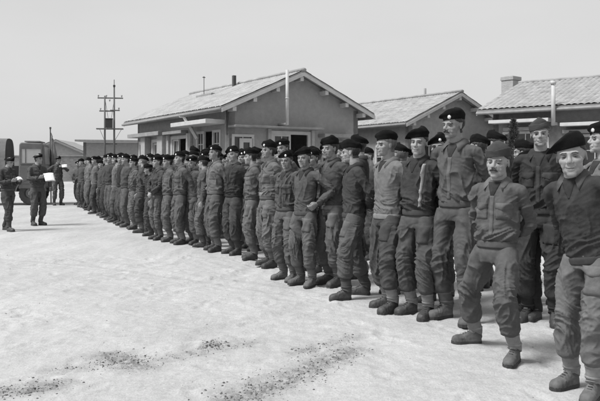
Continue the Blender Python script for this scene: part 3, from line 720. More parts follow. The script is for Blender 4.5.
        yy = (V[:, 1] - .01) / .103; V[:, 2] += np.where(V[:, 2] > .085, .018 * (np.abs(V[:, 0]) / .083) - .008, 0)
        add('cap_flap', mesh_from('cap_flap', xf(V, MH), F, M['cap']), be)
    if s.get('belt'):
        V, F = tube([tz(0, 0, a) for a in (.030, .036, .080, .086)], [(.163 * bl, .131 * bl), (.172 * bl, .139 * bl), (.180 * bl, .146 * bl), (.172 * bl, .138 * bl)], Xh, 36, 2)
        add('belt', mesh_from('belt', V, F, M['web']), root)
    s['_arms'] = arms; s['_tz'] = tz
    return root
def normals_r(V, c):
    d = V - c; d[:, 2] = 0; return d / (np.linalg.norm(d, axis=1)[:, None] + 1e-9)
#PART2
# ================================================================== PLACE
CAM_H = 1.42; FPX = 700.0; HOR = 168.0
def at(px, py): Y = CAM_H * FPX / (py - HOR); return ((px - 300) / FPX * Y, Y)
def zat(py, Y): return CAM_H + (HOR - py) * Y / FPX

# ------------------------------------------------------------------ ground
def seg_d(X, Y, a, b):
    ax, ay = a; bx, by = b; dx, dy = bx - ax, by - ay; t = np.clip(((X - ax) * dx + (Y - ay) * dy) / (dx * dx + dy * dy), 0, 1)
    return np.hypot(X - ax - t * dx, Y - ay - t * dy)
CHURN = [((-.62, 3.9), (-.38, 4.35), .13), ((-.38, 4.35), (.02, 4.9), .15), ((.02, 4.9), (.42, 5.55), .14), ((-1.45, 5.35), (-1.15, 5.05), .16), ((-.75, 5.6), (-.66, 5.7), .06),
         ((-1.95, 4.45), (-1.62, 4.62), .13), ((-1.75, 5.0), (-1.2, 5.2), .10), ((-1.05, 5.2), (-.4, 5.75), .12), ((-.05, 5.4), (.5, 6.0), .09)]
def churn(X, Y):
    c = np.zeros_like(X)
    for i, (a, b, w) in enumerate(CHURN):
        k = 1.0 if i < 6 else .55
        c = np.maximum(c, k * np.exp(-(seg_d(X, Y, a, b) / w) ** 2))
    return c
def axis(lo, hi, step, far):
    a = list(np.arange(lo, hi + 1e-6, step)); d = step; p = hi; up = []
    while p < far: d *= 1.22; p += d; up.append(p)
    d = step; p = lo; dn = []
    while p > -far: d *= 1.22; p -= d; dn.append(p)
    return np.array(dn[::-1] + a + up)
gx = axis(-5.3, 2.9, .025, 1600); gy = axis(3.8, 11.3, .025, 1600)
GX, GY = np.meshgrid(gx, gy); X = GX.ravel(); Y = GY.ravel(); P3 = np.stack([X, Y, 0 * X], 1)
near = np.clip((30 - np.hypot(X, Y - 5)) / 20, 0, 1)
ch = churn(X, Y)
wv = gn(P3 * .35) * .030 + gn(P3 * 1.3 + 5) * .007
st = gn(np.stack([X * .77 + Y * .64, (-X * .64 + Y * .77) * .22, 0 * X], 1) * 7) * .008
foot = -np.clip(gn(P3 * 3.8 + 40) - .22, 0, 1) * .022
fine = gn(P3 * 9 + 2) * .004 + gn(P3 * 19) * .0025
Z = (wv + st + foot + fine) * near + ch * (gn(P3 * 12 + 9) * .030 + np.abs(gn(P3 * 24)) * .02 - .012)
far = np.hypot(X, Y)
def poly_d(X, Y, pl): return np.min([seg_d(X, Y, pl[i], pl[i + 1]) for i in range(len(pl) - 1)], 0)
for pl in ([(-7, 6.2), (-4, 6.6), (-2, 7.6), (-.8, 9.4), (-.4, 12)], [(-7, 7.6), (-4.3, 8.0), (-2.9, 9.0), (-2.1, 10.6), (-1.9, 13)], [(-6, 4.6), (-2.6, 5.0), (-.9, 5.9), (.2, 7.4)], [(-7, 12), (-3, 10.4), (0, 7.9)]):
    d = poly_d(X, Y, pl) + gn(P3 * 2.5) * .05; Z += (-.016 * np.exp(-(d / .10) ** 2) + .010 * np.exp(-((d - .19) / .06) ** 2)) * (.5 + .8 * gn(P3 * 1.1 + 3) ** 2 * 2 + .3)
fr2 = random.Random(31)
for i in range(420):
    fx, fy, fa = fr2.uniform(-5.2, 2.6), 4.0 + 7.2 * fr2.random(), fr2.uniform(0, 3.14)
    m_ = (np.abs(X - fx) < .25) & (np.abs(Y - fy) < .25); dx = X[m_] - fx; dy = Y[m_] - fy
    u = dx * math.cos(fa) + dy * math.sin(fa); v = -dx * math.sin(fa) + dy * math.cos(fa); q = (u / .14) ** 2 + (v / .05) ** 2
    Z[m_] += fr2.uniform(.4, 1) * (-.014 * np.exp(-q ** 2) + .007 * np.exp(-((q - 1.8) / .7) ** 2))
Z = Z - .012
Z += .55 * np.exp(-((Y - 47) / 3.0) ** 2 - ((X + 15) / 5) ** 2)          # heap of sand against the yard wall
nxg = len(gx); nyg = len(gy); idx = np.arange(nxg * nyg).reshape(nyg, nxg)
F = np.stack([idx[:-1, :-1].ravel(), idx[:-1, 1:].ravel(), idx[1:, 1:].ravel(), idx[1:, :-1].ravel()], 1)
gme = mesh_from('ground', np.stack([X, Y, Z], 1), F, M['ground'])
at_ = gme.attributes.new('churn', 'FLOAT', 'POINT'); at_.data.foreach_set('value', ch.astype(np.float32))
g = add('ground', gme); g['kind'] = 'structure'
# clods and pebbles nobody could count
def lumps(name, m, pts):
    V = []; F = []
    base, bf = ell((0, 0, 0), (1, 1, 1), None, 7, 5)
    for i, (x, y, r_) in enumerate(pts):
        v = base * (1 + .5 * gn(base * 1.7 + i * 3.3)[:, None]) * np.array([r_, r_ * rng.uniform(.6, 1), r_ * rng.uniform(.45, .8)])
        a = rng.uniform(0, 6.28); c_, s_ = math.cos(a), math.sin(a); v = v @ np.array([[c_, s_, 0], [-s_, c_, 0], [0, 0, 1]])
        zg = float(GZ(x, y)); b = len(V); V += (v + np.array([x, y, zg + r_ * .05])).tolist(); F += [tuple(k + b for k in f) for f in bf]
    o = add(name, mesh_from(name, V, F, m)); o['kind'] = 'stuff'; return o
ZG = Z.reshape(nyg, nxg)
def GZ(x, y):
    i = min(max(np.searchsorted(gx, x) - 1, 0), nxg - 2); j = min(max(np.searchsorted(gy, y) - 1, 0), nyg - 2)
    return ZG[j:j + 2, i:i + 2].mean()
pts = []
while len(pts) < 2600:
    k = rng.randrange(len(CHURN)); a, b, w = CHURN[k]
    if k > 5 and rng.random() < .6: continue
    t = rng.random(); x = a[0] + (b[0] - a[0]) * t + rng.gauss(0, w * .75); y = a[1] + (b[1] - a[1]) * t + rng.gauss(0, w * .75)
    pts.append((x, y, min(.002 + rng.expovariate(1 / .0020), .010)))
lumps('soil_clods', M['clod'], pts)
pts = [(rng.uniform(-6, 3), 3.8 + 14 * rng.random() ** 1.5, min(.002 + rng.expovariate(1 / .0025), .012)) for _ in range(700)]
lumps('pebbles', M['pebble'], pts)

# ------------------------------------------------------------------ buildings
def wall_sheet(mb, o, ux, uz, w, h, holes, t, n):
    """wall from origin o along ux (w) and uz (h) with rectangular holes; thickness t along -n"""
    o = Vector(o); ux = Vector(ux); uz = Vector(uz); n = Vector(n)
    xs = sorted({0, w} | {a for q in holes for a in q[:2]}); zs = sorted({0, h} | {a for q in holes for a in q[2:4]})
    def P_(x, z, d): return o + ux * x + uz * z - n * d
    for i in range(len(xs) - 1):
        for j in range(len(zs) - 1):
            cx = (xs[i] + xs[i + 1]) / 2; cz = (zs[j] + zs[j + 1]) / 2
            if any(q[0] < cx < q[1] and q[2] < cz < q[3] for q in holes): continue
            for d in (0, t):
                mb.addvf([P_(xs[i], zs[j], d), P_(xs[i + 1], zs[j], d), P_(xs[i + 1], zs[j + 1], d), P_(xs[i], zs[j + 1], d)], [(0, 1, 2, 3)])
    for q in holes:
        c_ = [(q[0], q[2]), (q[1], q[2]), (q[1], q[3]), (q[0], q[3])]
        for a, b in zip(c_, c_[1:] + c_[:1]): mb.addvf([P_(*a, 0), P_(*b, 0), P_(*b, t), P_(*a, t)], [(0, 1, 2, 3)])
    for a, b in (((0, 0), (0, h)), ((w, 0), (w, h)), ((0, h), (w, h))): mb.addvf([P_(*a, 0), P_(*b, 0), P_(*b, t), P_(*a, t)], [(0, 1, 2, 3)])
def frame_at(root, name, o, ux, n, x0, x1, z0, z1, bars=(2, 3), fw=.07, m='whitewood', glass=True, sill=False, depth=.05):
    """window or door frame in a hole, in house-local space"""
    o = Vector(o); ux = Vector(ux); n = Vector(n); Zv = Vector((0, 0, 1))
    def seg(mb, xa, xb, za, zb, d0, d1):
        V = [o + ux * x + Zv * z - n * d for d in (d0, d1) for z in (za, zb) for x in (xa, xb)]
        mb.addvf(V, [(0, 1, 3, 2), (4, 6, 7, 5), (0, 4, 5, 1), (2, 3, 7, 6), (0, 2, 6, 4), (1, 5, 7, 3)])
    mb = MB(); g_ = .004
    seg(mb, x0 - .02, x0 + fw, z0, z1 + .02, -.03, depth); seg(mb, x1 - fw, x1 + .02, z0, z1 + .02, -.03, depth)
    seg(mb, x0 + fw + .001, x1 - fw - .001, z1 - fw, z1 + .021, -.028, depth - .002); seg(mb, x0 + fw + .001, x1 - fw - .001, z0, z0 + fw * .7, -.028, depth - .002)
    fr = mb.build(name, M[m], root)
    if bars:
        mb = MB(); bx, bz = bars
        for i in range(1, bx):
            x = x0 + (x1 - x0) * i / bx; seg(mb, x - .018, x + .018, z0 + fw, z1 - fw, .0, .03)
        for j in range(1, bz):
            z = z0 + (z1 - z0) * j / bz; seg(mb, x0 + fw, x1 - fw, z - .016, z + .016, .004, .026)
        if mb.V: mb.build('glazing_bar', M[m], fr)
    if glass:
        mb = MB(); seg(mb, x0 + fw * .8, x1 - fw * .8, z0 + fw * .6, z1 - fw * .8, .034, .040); mb.build('pane', M['glass'], fr)
    if sill:
        mb = MB(); seg(mb, x0 - .08, x1 + .08, z0 - .07, z0 - .003, -.10, .02); mb.build('sill', M['greywood'], fr)
    return fr
def tiled_slope(mb, e0, e1, r0, r1, pitch=.21, amp=.028, rows=10, th=.05):
    """e0-e1 eave, r0-r1 ridge; corrugated along the eave"""
    e0, e1, r0, r1 = map(lambda v: np.array(v, float), (e0, e1, r0, r1))
    L_ = np.linalg.norm(e1 - e0); nu = int(L_ / pitch * 6); nn = np.cross(e1 - e0, r0 - e0); nn /= np.linalg.norm(nn)
    if nn[2] < 0: nn = -nn
    V = []
    for j in range(rows * 2 + 1):
        v = (j // 2 + (j % 2)) / rows if j else 0; lift = .003 if j % 2 == 0 else 0
        v = min(v, 1)
        a = e0 + (r0 - e0) * v; b = e1 + (r1 - e1) * v
        for i in range(nu + 1):
            u = i / nu; ph = u * L_ / pitch; hgt = amp * (abs(math.cos(math.pi * ph)) ** .7) + lift + .006 * math.sin(j * 5.1 + int(ph) * 2.3)
            V.append(tuple(a + (b - a) * u + nn * hgt))
    n_ = nu + 1; F = [(j * n_ + i, j * n_ + i + 1, (j + 1) * n_ + i + 1, (j + 1) * n_ + i) for j in range(rows * 2) for i in range(nu)]
    mb.addvf(V, F)
    q = [e0, e1, r1, r0]; V = [tuple(p - nn * .01) for p in q] + [tuple(p - nn * (.01 + th)) for p in q]
    mb.addvf(V, [(3, 2, 1, 0), (4, 5, 6, 7), (0, 1, 5, 4), (1, 2, 6, 5), (2, 3, 7, 6), (3, 0, 4, 7)])
def house(label, loc, rot, W, L_, H, rise, front, side, wallm, roofm, ov=.5, og=.42, pitch=.18, amp=.02, far_gable=True):
    h = thing('rendered_hut', label, 'hut', (loc[0], loc[1], -.05), R(rot))
    H = H + .05
    mb = MB()
    wall_sheet(mb, (0, 0, 0), (1, 0, 0), (0, 0, 1), W, H, front, .22, (0, -1, 0))
    wall_sheet(mb, (0, L_, 0), (0, -1, 0), (0, 0, 1), L_, H, [(L_ - b, L_ - a, c_, d) for a, b, c_, d in side], .22, (-1, 0, 0))
    wall_sheet(mb, (W, 0, 0), (0, 1, 0), (0, 0, 1), L_, H, [], .22, (1, 0, 0))
    wall_sheet(mb, (W, L_, 0), (-1, 0, 0), (0, 0, 1), W, H, [], .22, (0, 1, 0))
    for y0, y1 in ((0, .22), (L_ - .22, L_)):
        V = [(0, y0, H), (W, y0, H), (W / 2, y0, H + rise), (0, y1, H), (W, y1, H), (W / 2, y1, H + rise)]
        mb.addvf(V, [(0, 1, 2), (5, 4, 3), (0, 3, 4, 1), (1, 4, 5, 2), (2, 5, 3, 0)])
    mb.build('wall', M[wallm], h)
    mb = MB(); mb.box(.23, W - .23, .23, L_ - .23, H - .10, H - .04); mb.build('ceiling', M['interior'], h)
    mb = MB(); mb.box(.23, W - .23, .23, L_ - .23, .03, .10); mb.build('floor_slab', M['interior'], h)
    sl = rise / (W / 2); rb = .09
    for nm, s_ in (('roof_slope', 0), ('roof_slope', 1)):
        mb = MB(); zE = H - ov * sl + rb; zR = H + rise + rb
        if s_ == 0: tiled_slope(mb, (-ov, -og, zE), (-ov, L_ + og, zE), (W / 2, -og, zR), (W / 2, L_ + og, zR), pitch, amp)
        else: tiled_slope(mb, (W + ov, L_ + og, zE), (W + ov, -og, zE), (W / 2, L_ + og, zR), (W / 2, -og, zR), pitch, amp)
        mb.build(nm, M[roofm], h, False)
    mb = MB()
    V, F = tube([(W / 2, -og - .02, zR + .02), (W / 2, L_ + og + .02, zR + .02)], [(.11, .075)] * 2, (1, 0, 0), 12, 1); mb.addvf(V, F)
    mb.build('ridge_cap', M[roofm], h, True)
    # barge boards, purlin ends, fascia
    for y in (-og - .03, L_ + og):
        mb = MB(); zE = H - ov * sl; zR2 = H + rise
        for sx in (0, 1):
            a = (-ov, zE) if sx == 0 else (W + ov, zE); c_ = (W / 2, zR2)
            V = [(x, yy, z + dz) for yy in (y, y + .03) for (x, z) in (a, c_) for dz in (-.115, .02)]
            mb.addvf(V, [(0, 2, 3, 1), (4, 5, 7, 6), (0, 1, 5, 4), (2, 6, 7, 3), (1, 3, 7, 5), (0, 4, 6, 2)])
        mb.build('bargeboard', M['whitewood'], h)
    for k in (.10, .36, .66, .985):
        for sx in (-1, 1):
            x = W / 2 + sx * (W / 2 + ov * .6) * (1 - k) ; z = H + rise - abs(x - W / 2) * sl - .10
            if k > .98 and sx == 1: continue
            mb = MB(); mb.box(x - .07, x + .07, -og + .03, -.003, z - .17, z - .02); mb.build('purlin_end', M['whitewood'], h)
    for x0, x1 in ((-ov - .02, -ov + .015), (W + ov - .015, W + ov + .02)):
        mb = MB(); mb.box(x0, x1, -og + .01, L_ + og - .01, H - ov * sl - .10, H - ov * sl + .045); mb.build('fascia', M['greywood'], h)
    mb = MB(); mb.cyl((-ov - .06, -og, H - ov * sl - .01), (-ov - .06, L_ + og, H - ov * sl - .05), .05, n=10); mb.build('gutter', M['greywood'], h, True)
    return h
# --- hut A, in the middle
HA = 3.62
A = house('wide gabled hut with a white flue pipe rising in front of its gable', (-2.43, 24.0), 33.1, 5.57, 8.9, HA, 1.22,
          [(.12, .95, 1.55, 2.62), (1.66, 3.34, .1, 2.78), (3.85, 4.85, 1.45, 2.50)],
          [(.65, 2.60, .95, 2.80), (3.45, 5.05, .1, 2.72), (6.05, 7.15, .1, 2.66), (7.85, 8.7, .1, 2.62)], 'render_wall', 'rooftile')
fO, fU, fN = (0, 0, 0), (1, 0, 0), (0, -1, 0); sO, sU, sN = (0, 0, 0), (0, 1, 0), (-1, 0, 0)
frame_at(A, 'window_frame', fO, fU, fN, .12, .95, 1.55, 2.62, (2, 2), sill=True)
frame_at(A, 'shutter', fO, fU, (0, -1, 0), .42, .92, 1.62, 2.48, (1, 2), fw=.12, glass=False)
frame_at(A, 'door_frame', fO, fU, fN, 1.66, 3.34, .1, 2.78, None, fw=.10, glass=False)
frame_at(A, 'window_frame', (0, .06, 0), fU, fN, 1.80, 2.50, .9, 2.66, (2, 4), fw=.05)
frame_at(A, 'window_frame', fO, fU, fN, 3.85, 4.85, 1.45, 2.50, (2, 2), m='greywood')
for (a, b, z, d, hh, mm) in ((-.05, 3.60, 2.86, .55, .07, 'greywood'), (3.70, 5.00, 2.60, .45, .13, 'greywood')):
    mb = MB(); mb.box(a, b, -d, -.003, z, z + hh); bevel(mb.build('canopy', M[mm], A))
for q0, q1 in ((1.50, 1.635), (3.365, 3.49)): mb = MB(); mb.box(q0, q1, -.10, -.003, .05, 2.855); mb.build('door_pilaster', M['render_pale'], A)
# openings of the long side
frame_at(A, 'window_frame', sO, sU, sN, .65, 1.25, .95, 2.80, (2, 4), glass=True)
frame_at(A, 'window_frame', sO, sU, sN, 1.98, 2.60, .95, 2.80, (2, 4), glass=True)
frame_at(A, 'door_frame', sO, sU, sN, 3.45, 5.05, .1, 2.72, None, fw=.11, glass=False)
frame_at(A, 'window_frame', (.05, 0, 0), sU, sN, 4.40, 4.92, .5, 2.60, (2, 4), fw=.06)
frame_at(A, 'door_frame', sO, sU, sN, 6.05, 7.15, .1, 2.66, None, fw=.12, glass=False)
frame_at(A, 'window_frame', (.05, 0, 0), sU, sN, 6.6, 7.0, .5, 2.5, (2, 4), fw=.06)
frame_at(A, 'door_frame', sO, sU, sN, 7.85, 8.7, .1, 2.62, (1, 2), fw=.12, glass=True)
for (a, b, z, d, hh, mm) in ((.3, 3.35, 3.00, .75, .15, 'whitewood'), (3.42, 5.3, 2.80, .30, .12, 'greywood'), (5.36, 9.0, 2.80, .45, .16, 'greywood')):
    mb = MB(); mb.box(-d, -.003, a, b, z, z + hh); bevel(mb.build('canopy', M[mm], A))
for a, b, d in ((5.36, 5.92, .28), (7.30, 7.80, .28), (3.0, 3.38, .10), (5.10, 5.34, .12)):
    mb = MB(); mb.box(-d, -.003, a, b, 0, 2.795); bevel(mb.build('pilaster', M['render_pale'], A))
mb = MB(); mb.bar((-.5, 2.7, 3.42), (-.18, 2.2, 2.55), .11, .11); mb.cyl((-.55, 2.9, 3.40), (-.5, 2.7, 3.40), .06); mb.build('downpipe', M['whitewood'], A)
mb = MB(); mb.cyl((2.0, -.56, 2.98), (2.0, -.56, 4.92), .058, n=16); mb.cyl((2.0, -.56, 3.9), (2.0, -.56, 3.94), .068, n=16)
mb.cyl((2.0, -.56, 3.02), (2.0, -.003, 3.02), .05, n=12); mb.build('flue_pipe', M['flue'], A, True)
mb = MB(); mb.cyl((1.7, 5.6, 4.2), (1.7, 5.6, 5.35), .014, n=8); mb.cyl((1.64, 5.6, 5.3), (1.76, 5.6, 5.3), .02, n=6); mb.build('mast', M['metal_dark'], A)
mb = MB(); mb.box(2.42, 2.55, 4.3, 4.43, 4.5, 5.30); mb.build('vent_stack', M['darkwood'], A)
mb = MB(); mb.box(1.6, 2.3, 4.7, 6.2, 4.30, 4.57); bevel(mb.build('roof_hatch', M['greywood'], A))
# --- hut B behind right
B = house('pale gabled hut half hidden behind the tall soldier, without any flue pipe', (4.67, 30.1), 33.1, 5.57, 9.5, 3.50, 1.24,
          [(.7, 1.7, 1.2, 2.5), (3.6, 4.8, 1.2, 2.5)], [(.6, 2.2, .9, 2.5), (4, 6, .9, 2.5)], 'render_pale', 'rooftile_b')
frame_at(B, 'window_frame', fO, fU, fN, .7, 1.7, 1.2, 2.5, (2, 2)); frame_at(B, 'window_frame', fO, fU, fN, 3.6, 4.8, 1.2, 2.5, (2, 2))
frame_at(B, 'window_frame', sO, sU, sN, .6, 2.2, .9, 2.5, (4, 3)); frame_at(B, 'window_frame', sO, sU, sN, 4, 6, .9, 2.5, (4, 3))
mb = MB(); mb.box(3.3, 5.1, -.5, -.003, 2.6, 2.72); mb.build('canopy', M['whitewood'], B)
mb = MB(); mb.cyl((3.4, 2.6, 4.4), (3.4, 2.6, 5.35), .06, n=10); mb.build('vent_pipe', M['greywood'], B, True)
# --- hut C at right, long eave to the viewer
Cc = house('hut at the right edge with a broad ribbed roof and canopies under it', (16.6, 18.9), 50.7, 7.2, 12.0, 3.68, 1.22,
           [], [(.8, 2.6, .9, 2.6), (4.2, 6.0, .9, 2.6), (7.4, 9.2, 1.0, 2.62), (9.9, 11.6, 1.0, 2.80)], 'render_dark', 'rooftile_b', pitch=.22, amp=.045)
for a, b, z0, z1 in ((.8, 2.6, .9, 2.6), (4.2, 6.0, .9, 2.6), (7.4, 9.2, 1.0, 2.62), (9.9, 11.6, 1.0, 2.80)):
    frame_at(Cc, 'window_frame', sO, sU, sN, a, b, z0, z1, (4, 3))
for a, b, z, d, mm in ((9.72, 11.95, 3.12, .55, 'whitewood'), (.2, 9.3, 2.92, .60, 'whitewood'), (.2, 9.3, 2.68, .35, 'greywood'), (9.8, 11.5, 2.84, .28, 'greywood')):
    mb = MB(); mb.box(-d, -.003, a, b, z, z + .12); bevel(mb.build('canopy', M[mm], Cc))
mb = MB(); mb.cyl((-.66, 9.5, 2.95), (-.66, 9.5, 4.45), .07, n=14); mb.cyl((-.66, 9.5, 4.38), (-.66, 9.5, 4.5), .09, n=14); mb.cyl((-.66, 9.5, 3.02), (-.003, 9.5, 3.02), .05, n=10); mb.build('flue_pipe', M['flue'], Cc, True)
# --- chimney stack behind hut C
t = thing('chimney_stack', 'square pale chimney stack standing up behind the ribbed roof of the right hut', 'chimney', (9.4, 31.2, 0), R(40))
mb = MB(); mb.box(-.30, .30, -.30, .30, 0, 5.30); bevel(mb.build('shaft', M['render_pale'], t), .015)
mb = MB(); mb.box(-.33, .33, -.33, .33, 5.303, 5.47); mb.box(-.22, .22, -.22, .22, 5.473, 5.50); bevel(mb.build('cap', M['render_pale'], t), .015)
# --- long low shed at the left
t = thing('low_shed', 'long low flat-roofed shed beyond the utility pole at the far left end of the huts', 'shed', (-14.4, 46.5, 0), R(14))
mb = MB(); holes = [(.9, 1.7, 1.5, 2.2), (2.3, 3.2, 1.5, 2.3), (3.9, 4.9, 1.4, 2.3), (6.4, 7.6, .1, 2.3)]
wall_sheet(mb, (0, 0, 0), (1, 0, 0), (0, 0, 1), 9.5, 3.14, holes, .2, (0, -1, 0)); wall_sheet(mb, (0, 5, 0), (0, -1, 0), (0, 0, 1), 5, 3.14, [], .2, (-1, 0, 0))
wall_sheet(mb, (9.5, 5, 0), (-1, 0, 0), (0, 0, 1), 9.5, 3.14, [], .2, (0, 1, 0)); wall_sheet(mb, (9.5, 0, 0), (0, 1, 0), (0, 0, 1), 5, 3.14, [], .2, (1, 0, 0))
mb.build('wall', M['render_wall'], t)
for q in holes[:3]: frame_at(t, 'window_frame', (0, 0, 0), (1, 0, 0), (0, -1, 0), *q, (2, 2))
mb = MB(); mb.addvf([(-.5, -.6, 3.16), (10, -.6, 3.16), (10, 5.4, 3.35), (-.5, 5.4, 3.35), (-.5, -.6, 3.28), (10, -.6, 3.28), (10, 5.4, 3.47), (-.5, 5.4, 3.47)], [(3, 2, 1, 0), (4, 5, 6, 7), (0, 1, 5, 4), (1, 2, 6, 5), (2, 3, 7, 6), (3, 0, 4, 7)]); mb.build('roof', M['greywood'], t)
# --- small gabled house beyond the wall
t = thing('small_house', 'small plain gabled house seen over the yard wall behind the truck', 'house', (-21.6, 60, 0), R(6))
mb = MB(); wall_sheet(mb, (-1.6, 0, 0), (1, 0, 0), (0, 0, 1), 4.6, 2.75, [(2.6, 3.7, 1.7, 2.5)], .2, (0, -1, 0))
mb.addvf([(-1.6, 0, 2.75), (3.0, 0, 2.75), (.7, 0, 3.75), (-1.6, .2, 2.75), (3.0, .2, 2.75), (.7, .2, 3.75)], [(0, 1, 2), (5, 4, 3), (0, 3, 4, 1), (1, 4, 5, 2), (2, 5, 3, 0)])
mb.box(-1.6, -1.4, .21, 7, 0, 2.75); mb.box(2.8, 3.0, .21, 7, 0, 2.75); mb.build('wall', M['render_pale'], t)
frame_at(t, 'window_frame', (-1.6, 0, 0), (1, 0, 0), (0, -1, 0), 2.6, 3.7, 1.7, 2.5, (2, 1))
mb = MB(); tiled_slope(mb, (-2.0, -.3, 2.68), (-2.0, 7.2, 2.68), (.7, -.3, 3.85), (.7, 7.2, 3.85)); tiled_slope(mb, (3.4, 7.2, 2.68), (3.4, -.3, 2.68), (.7, 7.2, 3.85), (.7, -.3, 3.85)); mb.build('roof', M['render_wall'], t)
mb = MB()
for sx in (0, 1):
    a = (-2.0, 2.60) if sx == 0 else (3.4, 2.60); c_ = (.7, 3.78)
    V = [(x, yy, z + dz) for yy in (-.36, -.32) for (x, z) in (a, c_) for dz in (-.12, .03)]; mb.addvf(V, [(0, 2, 3, 1), (4, 5, 7, 6), (0, 1, 5, 4), (2, 6, 7, 3), (1, 3, 7, 5), (0, 4, 6, 2)])
mb.build('bargeboard', M['greywood'], t)
# --- yard wall
t = thing('yard_wall', 'long dark brick yard wall with piers behind the truck and the far end of the line', 'wall', (-24, 50, 0), R(-1))
mb = MB(); mb.box(-6, 14, 0, .25, -.1, 2.25); mb.build('brickwork', M['brick'], t)
mb = MB(); mb.box(-6, 14, -.04, .29, 2.253, 2.33); mb.build('coping', M['greywood'], t)
for x in (-3, 0, 3, 6, 9, 12): mb = MB(); mb.box(x - .2, x + .2, -.10, -.002, -.1, 2.25); mb.build('pier', M['brick'], t)
# --- utility pole pair with transformer
t = thing('utility_pole', 'twin wooden utility pole with crossarms and a transformer box halfway up', 'utility pole', (-11.7, 43, 0), R(8))
for x, h in ((-.28, 5.85), (.28, 6.45)): mb = MB(); mb.cyl((x, 0, -.1), (x, 0, h), .075, .045, n=12); mb.build('pole', M['pole'], t, True)
for x0, x1, z, y in ((-.72, .80, 5.72, .09), (-.62, .30, 4.92, .09), (.05, .62, 4.95, -.09), (-.78, .82, 3.82, .11), (-.78, .82, 3.82, -.11), (-.35, .45, 2.9, .09)):
    mb = MB(); mb.box(x0, x1, y - .04, y + .04, z - .035, z + .035); mb.build('crossarm', M['pole'], t)
mb = MB(); mb.box(-.22, .18, -.22, .22, 3.88, 4.42); mb.box(-.25, .21, -.25, .25, 4.423, 4.46); bevel(mb.build('transformer', M['metal_dark'], t), .02)
for x, z in ((-.68, 5.77), (-.2, 5.77), (.72, 5.77), (-.55, 4.97), (.55, 5.0), (.0, 5.5)):
    mb = MB(); mb.cyl((x, .09, z), (x, .09, z + .10), .02, n=8); mb.cyl((x, .09, z + .05), (x, .09, z + .14), .045, n=10); mb.build('insulator', M['render_pale'], t, True)
mb = MB(); mb.cyl((.28, 0, 6.43), (.28, 0, 6.85), .02, n=6); mb.cyl((.28, 0, 6.4), (.28, 0, 6.52), .07, n=8); mb.build('pole_top_spike', M['metal_dark'], t)
mb = MB()
for a, b in (((-.28, .05, 5.7), (-.1, .1, 4.5)), ((.28, .05, 5.7), (.1, .1, 4.5)), ((-.6, .1, 3.8), (-.3, .05, 3.1)), ((.7, .1, 3.8), (.3, .05, 3.1))): mb.cyl(a, b, .012, n=5)
mb.build('stay', M['metal_dark'], t)
# --- conifer in front of hut C
t = thing('conifer', 'small dark pointed conifer standing in front of the right hut', 'tree', (7.2, 23.6, 0))
mb = MB(); mb.cyl((0, 0, -.1), (0, 0, 2.7), .05, .01, n=8); mb.build('trunk', M['pole'], t, True)
mb = MB(); r2 = random.Random(5)
for i in range(2600):
    z = .3 + 2.75 * r2.random(); rr_ = (3.1 - z) / 2.8 * .60 * (.15 + .85 * r2.random() ** .6) * (1 + .25 * math.sin(z * 9 + 2)); a = r2.uniform(0, 6.28)
    c_ = Vector((rr_ * math.cos(a), rr_ * math.sin(a), z)); d = Vector((math.cos(a), math.sin(a), r2.uniform(-.2, .9))).normalized() * r2.uniform(.07, .16); sd = d.cross(Vector((r2.uniform(-1, 1), r2.uniform(-1, 1), r2.uniform(-1, 1)))).normalized() * .026
    mb.addvf([c_ - sd, c_ + sd, c_ + d], [(0, 1, 2)])
mb.build('crown', M['leaf'], t)

